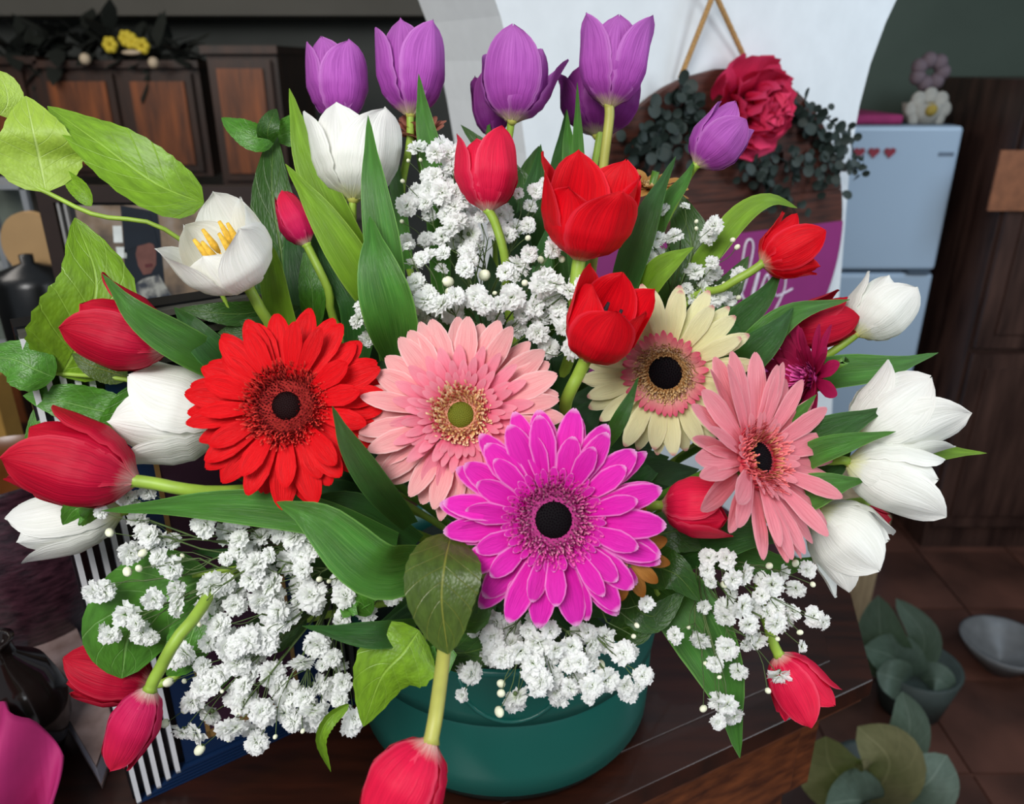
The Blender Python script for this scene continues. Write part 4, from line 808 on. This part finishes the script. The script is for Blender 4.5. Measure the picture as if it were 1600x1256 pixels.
# ---------------------------------------------------------------- wall sign with rope, peony and eucalyptus
def pc(x, y, off=.0): q = onW(x, y, off)-P0; return (q.dot(pd), q.z)
(ax_, ay), (bx_, by), (cx_, cy) = pc(1317, 344, .02), pc(1096, 114, .02), pc(975, 195, .02)
dd = 2*(ax_*(by-cy)+bx_*(cy-ay)+cx_*(ay-by))
ux = ((ax_**2+ay**2)*(by-cy)+(bx_**2+by**2)*(cy-ay)+(cx_**2+cy**2)*(ay-by))/dd
uy = ((ax_**2+ay**2)*(cx_-bx_)+(bx_**2+by**2)*(ax_-cx_)+(cx_**2+cy**2)*(bx_-ax_))/dd
SR = math.hypot(ax_-ux, ay-uy)
def W2(u, v, off): return P0+pd*u+Vector((0, 0, v))+pn*off
sg = thing('wall_sign', W2(ux, uy, .012), 'round wooden wall sign with magenta band, white script, peony and eucalyptus, hung by rope', 'sign')
M['signw'] = wood('sign wood', '#2c140c', '#5e3022', .6, (3, 3, 30)); M['signm'] = flat('magenta paint', '#8e2a72', .6, .05, 20); M['script'] = flat('white paint', '#f0e8f6', .6)
ybot = pc(1250, 353, .02)[1]
for k in range(6):   # horizontal boards of the round sign
    z0 = -SR+k*SR/3; z1 = z0+SR/3-.0012; pts = []
    for i in range(9): q = z0+(z1-z0)*i/8; pts.append((math.sqrt(max(0, SR*SR-q*q)), q))
    pol = [W2(ux+x, uy+z, .018) for x, z in pts]+[W2(ux-x, uy+z, .018) for x, z in pts[::-1]]
    MB().ext(pol[::-1], -pn*.014).build('board', M['signw'], sg)
pts = []; zt = ybot-uy
for i in range(41):
    q = -SR+(zt+SR)*i/40; pts.append((math.sqrt(max(0, SR*SR-q*q)), q))
MB().ext(([W2(ux+x, uy+z, .0205) for x, z in pts]+[W2(ux-x, uy+z, .0205) for x, z in pts[::-1]])[::-1], -pn*.002).build('painted_band', M['signm'], sg)
sc_ = MB()
for st_ in ([(1148, 468), (1156, 440), (1161, 400), (1166, 378), (1173, 374), (1177, 384), (1174, 405), (1167, 435), (1160, 456)],
            [(1140, 458), (1150, 452), (1157, 460), (1164, 470), (1172, 470), (1180, 450), (1186, 425), (1183, 430), (1176, 455), (1174, 468), (1184, 464), (1194, 436), (1199, 428)],
            [(1158, 430), (1156, 445), (1160, 462), (1166, 474)], [(1228, 432), (1226, 450), (1219, 468), (1210, 486)], [(1213, 463), (1225, 458), (1238, 451)], [(1199, 428), (1206, 450), (1212, 462)]):
    sc_.tube(catmull([onW(x, y, .0225) for x, y in st_], 20), .0019, 5)
sc_.build('lettering', M['script'], sg, True)
M['rope'] = flat('jute rope', '#b48c58', .9, .3, 300, .5); top = onW(1116, -12, .03); M['nail'] = flat('nail', '#555555', .4)
for q in ((1063, 122), (1163, 90)):
    a_, b_ = top, onW(q[0], q[1], .012); T = (b_-a_).normalized(); N_ = T.orthogonal().normalized(); B_ = T.cross(N_)
    for s_ in (0, 1, 2):
        MB().tube([a_.lerp(b_, i/60)+(N_*math.cos(i*.9+s_*2.1)+B_*math.sin(i*.9+s_*2.1))*.0022 for i in range(61)], .0026, 5).build('rope_strand', M['rope'], sg, True)
MB().tube([top+pn*.01, top-pn*.03], .004, 8).build('nail', M['nail'], sg, True)
M['peo'] = petal_mat('peony petal', '#b01444', '#dc2858', '#e84470', None, .2, .2, '#901030', trans=.1, var=.12)
pe = part('peony', *(lambda b_: (b_.v, b_.f))(MB().sphere(onW(1173, 170, .06), .014, 12, 8)), M['peo'], sg, None, True); rnd = random.Random(4)
pcn = onW(1171, 170, .04)
cup = []
for q in range(4):
    v = []; uv = []
    for i in range(6):
        for k in range(6):
            u = i/5; c = -1+2*k/5; wv = .032*math.sin(.35+u*1.9)**.7*(1 if i < 5 else .8)
            v.append(Vector((c*wv, u*.042, .016*u*u*(1+c*c)-.010*c*c+.003*math.sin(c*5+q*2+u*3)))); uv.append(((c+1)/2, u))
    cup.append(mesh('petal', v, [(i*6+k, i*6+k+1, i*6+k+7, i*6+k+6) for i in range(5) for k in range(5)], M['peo'], uv))
Fp = Matrix(((pd.x, 0, pn.x, pcn.x), (pd.y, 0, pn.y, pcn.y), (0, 1, 0, pcn.z), (0, 0, 0, 1)))
for lay, (n, r, tl, z, sc2) in enumerate(((9, .022, .05, -.012, 1.05), (9, .016, .45, .0, .95), (8, .008, .8, .014, .85), (6, .004, 1.1, .024, .7), (4, .0, 1.35, .03, .55))):
    for k in range(n):
        th = 2*pi*(k+rnd.uniform(-.2, .2))/n+lay*.5
        inst('petal', cup[rnd.randrange(4)], Fp @ Matrix.Scale(1.28, 4) @ Matrix.Rotation(th, 4, 'Z') @ Matrix.Translation((0, r, z)) @ Matrix.Rotation(tl+rnd.uniform(-.2, .2), 4, 'X') @ Matrix.Diagonal((sc2, sc2, 1, 1)), pe)
M['euc'] = flat('eucalyptus leaf', '#1e2c26', .6, .25, 60)
v = [(0, 0, 0)]+[(math.sin(a_)*.5*(1.0), .5-.5*math.cos(a_), .08*math.sin(a_)**2) for a_ in [i*2*pi/10+.3 for i in range(10)]]+[(0, .5, -.04)]
EU = mesh('leaf', [Vector(q) for q in v], [(11, 1+i, 1+(i+1) % 10) for i in range(10)], M['euc'])
def garland(pts, n, spread, s_):
    c = catmull([onW(x, y, o) for x, y, o in pts], 24); g_ = MB().tube(c, .0014, 5).build('eucalyptus_sprig', M['euc'], sg, True)
    for k in range(n):
        p = c[int(rnd.random()*24)]+pd*rnd.gauss(0, spread)+Vector((0, 0, rnd.gauss(0, spread)))+pn*rnd.uniform(-.004, .03)
        s2 = s_*rnd.uniform(.75, 1.25)
        inst('leaf', EU, Fp.to_3x3().to_4x4() if False else Matrix.Translation(p) @ Fp.to_3x3().to_4x4() @ Matrix.Rotation(rnd.random()*6.28, 4, 'Z') @ Matrix.Rotation(rnd.uniform(-.9, .9), 4, 'X') @ Matrix.Diagonal((s2, s2, s2, 1)), g_)
garland([(1120, 200, .03), (1075, 165, .03), (1045, 150, .03)], 45, .012, .020)
garland([(1110, 230, .03), (1040, 225, .03), (985, 240, .03)], 75, .020, .021)
garland([(1090, 190, .03), (1030, 190, .03), (1000, 205, .03)], 40, .014, .020)
garland([(1150, 250, .03), (1200, 285, .03), (1195, 310, .03)], 55, .016, .018)
garland([(1200, 240, .03), (1260, 265, .03), (1300, 275, .03)], 50, .015, .018)
garland([(1215, 160, .03), (1255, 180, .03), (1285, 215, .03), (1310, 235, .03)], 60, .013, .019)
garland([(1280, 175, .03), (1310, 200, .04), (1330, 225, .04), (1335, 270, .04)], 24, .006, .013)
garland([(1290, 240, .03), (1312, 255, .04), (1322, 268, .04)], 20, .007, .014)
garland([(1205, 310, .03), (1235, 320, .03), (1245, 340, .03)], 12, .004, .014)
# ---------------------------------------------------------------- left: console, portrait, pot, striped frame, album, cloth
M['stone'] = flat('grey stone', '#70747a', .7, .2, 12)
cs = thing('console', (-.95, 1.3, 0), 'grey stone topped console behind the left end of the dark table', 'table')
dv = (D-Cc).normalized(); nv_ = Vector((dv.y, -dv.x)); nv_ = nv_ if nv_.y > 0 else -nv_
q0 = Cc+dv*.52+nv_*.012; q1 = D+nv_*.012
MB().prism([tuple(q1), tuple(q0), tuple(q0+nv_*.62), tuple(q1+nv_*.62)], TZ-.03, TZ).build('top', M['stone'], cs)
for u_, w_ in ((.06, .06), (.9, .06), (.06, .54), (.9, .54)):
    p = q0.lerp(q1, u_)+nv_*w_; MB().box((p.x-.02, p.y-.02, 0), (p.x+.02, p.y+.02, TZ-.03)).build('leg', M['cabd'], cs)
# portrait
YP = 1.18
def R_(x0, x1, y0, y1, y): a_ = onY(x0, y0, y); b_ = onY(x1, y1, y); return a_, b_
tl = onY(60, 290, YP); trr = onY(402, 290, YP)
pf = thing('framed_portrait', ((tl.x+trr.x)/2, YP, TZ), 'framed portrait of a person in a dark cap behind the open white tulip', 'picture frame')
M['pfr'] = flat('dark brown frame', '#2a1c16', .4); M['pli'] = flat('silver line', '#b8b4ae', .3, .05, 10, 0, .6)
z0, z1 = TZ+.001, tl.z; x0, x1 = tl.x, trr.x; fw = .022
MB().box((x0, YP-.012, z0), (x0+fw, YP+.01, z1)).build('rail', M['pfr'], pf); MB().box((x1-fw, YP-.012, z0), (x1, YP+.01, z1)).build('rail', M['pfr'], pf)
MB().box((x0+fw, YP-.012, z1-fw), (x1-fw, YP+.01, z1)).build('rail', M['pfr'], pf); MB().box((x0+fw, YP-.012, z0), (x1-fw, YP+.01, z0+fw)).build('rail', M['pfr'], pf)
for o_ in (.002, .012): MB().box((x0+fw+o_, YP-.008, z0+fw), (x0+fw+o_+.004, YP, z1-fw)).build('silver_line', M['pli'], pf)
MB().box((x0+fw, YP, z0+fw), (x1-fw, YP+.008, z1-fw)).build('backing', flat('dark mount', '#1c1e22', .6), pf)
s = NT('photo background'); co = objcoord(s); M['phb'] = s.fin(s.ramp(s.noise(co, 16, 3), [(0.35, srgb('#3e3a38')), (0.5, srgb('#84705c')), (0.7, srgb('#a09890'))]), .35)
s = NT('camouflage jacket'); co = objcoord(s); M['camo'] = s.fin(s.ramp(s.noise(co, 60, 3), [(0.42, srgb('#3c4048')), (0.5, srgb('#7c7c78')), (0.6, srgb('#a4a49c'))]), .35)
M['cap'] = flat('cap print', '#1a2028', .35); M['skin'] = flat('face print', '#6e4840', .35, .2, 60); M['lip'] = flat('lip print', '#5a2c2c', .35); M['brt'] = flat('bright window print', '#d8dcd8', .35)
ax0, ax1 = onY(118, 320, YP), onY(392, 560, YP)
ph = MB().box((ax0.x, YP-.004, z0+fw+.01), (ax1.x, YP-.0005, onY(118, 320, YP).z)).build('photograph', M['phb'], pf)
def prnt(pts, mat, nm, off): MB().ext([onY(x, y, YP)+Vector((0, -.004-off, 0)) for x, y in pts][::-1], Vector((0, off*.9, 0))).build(nm, mat, ph)
prnt([(178, 352), (192, 352), (194, 378), (180, 378)], M['brt'], 'printed_window', .0004); prnt([(183, 385), (200, 385), (200, 402), (186, 402)], M['brt'], 'printed_window', .0004)
prnt([(190, 320), (248, 330), (252, 360), (254, 385), (262, 470), (232, 520), (196, 455), (196, 380)], M['cap'], 'printed_shade', .0004)
prnt([(218, 378), (240, 376), (246, 392), (246, 412), (238, 426), (226, 428), (218, 414), (214, 396)], M['skin'], 'printed_face', .0008)
prnt([(228, 412), (240, 410), (241, 415), (230, 417)], M['lip'], 'printed_mouth', .0012)
prnt([(196, 345), (212, 332), (236, 334), (242, 350), (250, 384), (236, 378), (214, 384), (198, 392)], M['cap'], 'printed_cap', .0012)
prnt([(204, 450), (226, 434), (250, 428), (276, 470), (292, 560), (240, 570), (222, 510)], M['camo'], 'printed_jacket', .0010)
# items left of the portrait
M['beige'] = flat('beige wood', '#a8875c', .6, .1, 12); M['blk'] = flat('black enamel', '#0c0d0e', .3)
bd = thing('chopping_board', onY(50, 420, 1.5), 'round beige wooden board standing at the left edge behind the portrait', 'board')
c = onY(48, 384, 1.5); MB().ext([c+Vector((math.cos(a_)*.055, 0, math.sin(a_)*.062)) for a_ in [i*pi/14 for i in range(28)]], Vector((0, .02, 0))).build('disc', M['beige'], bd)
MB().box((c.x-.012, 1.5, TZ), (c.x+.012, 1.52, c.z-.055)).build('foot', M['beige'], bd)
kt_ = thing('black_pot', onY(48, 520, 1.44), 'black enamel pot at the left edge below the round board', 'pot')
c = onY(50, 440, 1.44); MB().lathe([(0, TZ-c.z), (.06, TZ-c.z), (.065, .0), (.055, .02), (.012, .035), (.012, .05), (0, .052)], c, 28).build('body', M['blk'], kt_, True)
sh_ = thing('shelf_unit', onY(20, 560, 1.62), 'small grey wire shelf unit at the far left edge', 'shelf')
M['gmet'] = flat('grey metal', '#7c8084', .4, .1, 20)
for px_ in (-60, 12, 66):
    q = onY(px_, 430, 1.62); MB().box((q.x-.006, 1.62, TZ), (q.x+.006, 1.632, onY(px_, 292, 1.62).z)).build('post', M['gmet'], sh_)
for py_ in (292, 431, 560):
    a_, b_ = onY(-62, py_, 1.62), onY(68, py_, 1.62); MB().box((a_.x, 1.62, a_.z-.005), (b_.x, 1.74, a_.z+.004)).build('shelf_board', M['gmet'], sh_)
MB().box((onY(-62, 400, 1.74).x, 1.735, TZ), (onY(68, 400, 1.74).x, 1.745, onY(0, 292, 1.74).z)).build('back_panel', flat('grey glass', '#5c645c', .3, .3, 6), sh_)
# white box behind the bouquet
a_, b_ = onY(372, 428, 1.0), onY(492, 478, 1.0)
o = bevel(MB().box((a_.x, 1.0, TZ), (b_.x, 1.10, a_.z)).build('paper_box', flat('white card', '#b4bac6', .6, .05, 8)), .003); tag(o, 'white card box showing between leaves under the small red bud', 'box')
# dark glazed pot
pp = onZ(62, 985, TZ); s = NT('purple brown glaze'); co = objcoord(s); nz = s.noise(co, 60, 5, (1, 1, 3)); s.bump(nz, .4, .003)
M['glz'] = s.fin(s.ramp(nz, [(0.35, srgb('#24121a')), (0.7, srgb('#4c2c36'))]), .28)
gp = thing('glazed_pot', pp, 'dark purple-brown glazed pot with amber inside at the left edge', 'pot')
MB().lathe([(0, .001), (.05, .001), (.075, .02), (.098, .07), (.104, .12), (.098, .17), (.085, .205), (.08, .222), (.088, .235), (.084, .238)], pp, 48).build('body', M['glz'], gp, True)
MB().lathe([(.084, .238), (.074, .222), (.08, .19), (.08, .12), (0, .10)], pp, 48).build('inside', flat('amber glaze', '#6a3c1a', .3), gp, True)
q = onY(3, 690, 1.02)
o = bevel(MB().box((q.x-.05, 1.02, TZ), (q.x+.008, 1.06, onY(0, 592, 1.02).z)).build('wooden_block', flat('yellow wood', '#9a7434', .5, .15, 20)), .003); tag(o, 'yellow wooden post standing at the left edge above the glazed pot', 'block')
# striped frame
SF = Vector((-.372, .571, TZ)); fd = Vector((math.cos(math.radians(35)), math.sin(math.radians(35)), 0)); fn = Vector((fd.y, -fd.x, 0))
MF = Matrix(((fd.x, -fn.x, 0, SF.x), (fd.y, -fn.y, 0, SF.y), (0, 0, 1, SF.z), (0, 0, 0, 1)))
sf = thing('picture_frame', SF, 'upright frame with black and white ridged border standing on the table at left', 'picture frame')
M['swh'] = flat('ridge white', '#dcdce0', .25, .04); M['sbk'] = flat('ridge black', '#0c0c10', .25); M['rdk'] = flat('dark ridge', '#4c4a44', .35); M['nvy'] = flat('navy inner frame', '#12284a', .3, .1); M['lip2'] = flat('wooden lip', '#8c6a3c', .4, .2, 30)
FWd, FH, RW = .25, .487, .052
MB().box((0, .004, 0), (FWd, .03, FH), MF).build('frame_body', M['sbk'], sf)
for k in range(5):
    o0 = .002+k*.0098
    def rail(b, p0, p1, ax2):
        pass
    for (a1, b1) in (((o0, FH-o0-.005), (o0, o0*.4)), ((FWd-o0-.005, FH-o0-.005), (FWd-o0-.005, o0*.4))):
        MB().box((a1[0], -.006, b1[1]), (a1[0]+.0042, .005, a1[1]), MF).build('ridge', M['swh'] if a1[0] < .1 else M['rdk'], sf)
    for zz in (FH-o0-.005, o0*.4): MB().box((o0, -.006, zz), (FWd-o0, .005, zz+(.005 if zz > .2 else .0022)), MF).build('ridge', M['rdk'] if zz > .2 else M['nvy'], sf)
MB().box((RW, -.001, .02), (FWd-RW, .005, FH-RW), MF).build('inner_frame', M['nvy'], sf)
e_ = RW+.024; eb = .040
for a1, b1 in (((e_, eb), (FWd-e_, eb+.009)), ((e_, FH-e_-.008), (FWd-e_, FH-e_)), ((e_, eb), (e_+.004, FH-e_)), ((FWd-e_-.004, eb), (FWd-e_, FH-e_))):
    MB().box((a1[0], -.003, a1[1]), (b1[0], .004, b1[1]), MF).build('lip', M['lip2'], sf)
MB().box((e_+.004, -.002, eb+.009), (FWd-e_-.004, .0, FH-e_-.008), MF).build('glass', flat('plum reflection glass', '#3c2434', .06, .1, 3), sf)  # purple reflection put into the base colour of the dark glass
# album
M['alb'] = wood('album cover', '#6c5650', '#94807c', .5, (10, 10, 10)); M['pg'] = flat('page edge', '#d0ccd8', .6)
al = thing('photo_album', onZ(80, 1080, TZ), 'brown flat album with pale edge lying on the table at lower left', 'book')
pgc = [onZ(x, y, TZ+.03) for x, y in ((16, 968), (104, 946), (176, 1120), (150, 1196))]
MB().ext([q-Vector((0, 0, .001)) for q in pgc], Vector((0, 0, -.024))).build('pages', M['pg'], al)
cc = sum(pgc, Vector())/4
MB().ext([q+(q-cc)*.02+Vector((0, 0, .003)) for q in pgc], Vector((0, 0, -.004))).build('cover', M['alb'], al); MB().ext([q+(q-cc)*.02-Vector((0, 0, .025)) for q in pgc], Vector((0, 0, -.004))).build('cover', M['alb'], al)
# dark vase and magenta cloth
vp = P(12, 1085, .80); vp.z = TZ
o = MB().lathe([(0, 0), (.03, 0), (.036, .01), (.05, .05), (.052, .08), (.04, .115), (.018, .135), (.016, .15), (.02, .155), (.012, .154), (.01, .13), (0, .12)], vp, 36).build('dark_vase', flat('dark brown gloss', '#1c1412', .12, .2, 20), None, True)
tag(o, 'small dark glossy vase at the lower left corner above the magenta cloth', 'vase')
M['mcl'] = flat('magenta fabric', '#a81c64', .75, .1, 30)
b_ = MB(); n1, n2 = 26, 20
for i in range(n1):
    for k in range(n2):
        u_, v_ = i/(n1-1), k/(n2-1); p = P(-90+182*u_-18*v_, 1112+14*math.sin(u_*9)+75*max(0, u_-.78)**1.0*4*(1-v_)+190*v_, .735-.03*math.sin(v_*pi*.5))
        p += FW*(-.022*math.sin(u_*12+v_*1.5)*(.5+v_)); 
        if p.z < TZ+.004: p.z = TZ+.004
        b_.v.append(p); b_.uv.append((u_, v_))
b_.f = [(i*n2+k, i*n2+k+1, (i+1)*n2+k+1, (i+1)*n2+k) for i in range(n1-1) for k in range(n2-1)]
o = b_.build('cloth', M['mcl'], None, True); sm = o.modifiers.new('thickness', 'SOLIDIFY'); sm.thickness = .003; tag(o, 'bunched magenta cloth in the lower left corner', 'cloth')
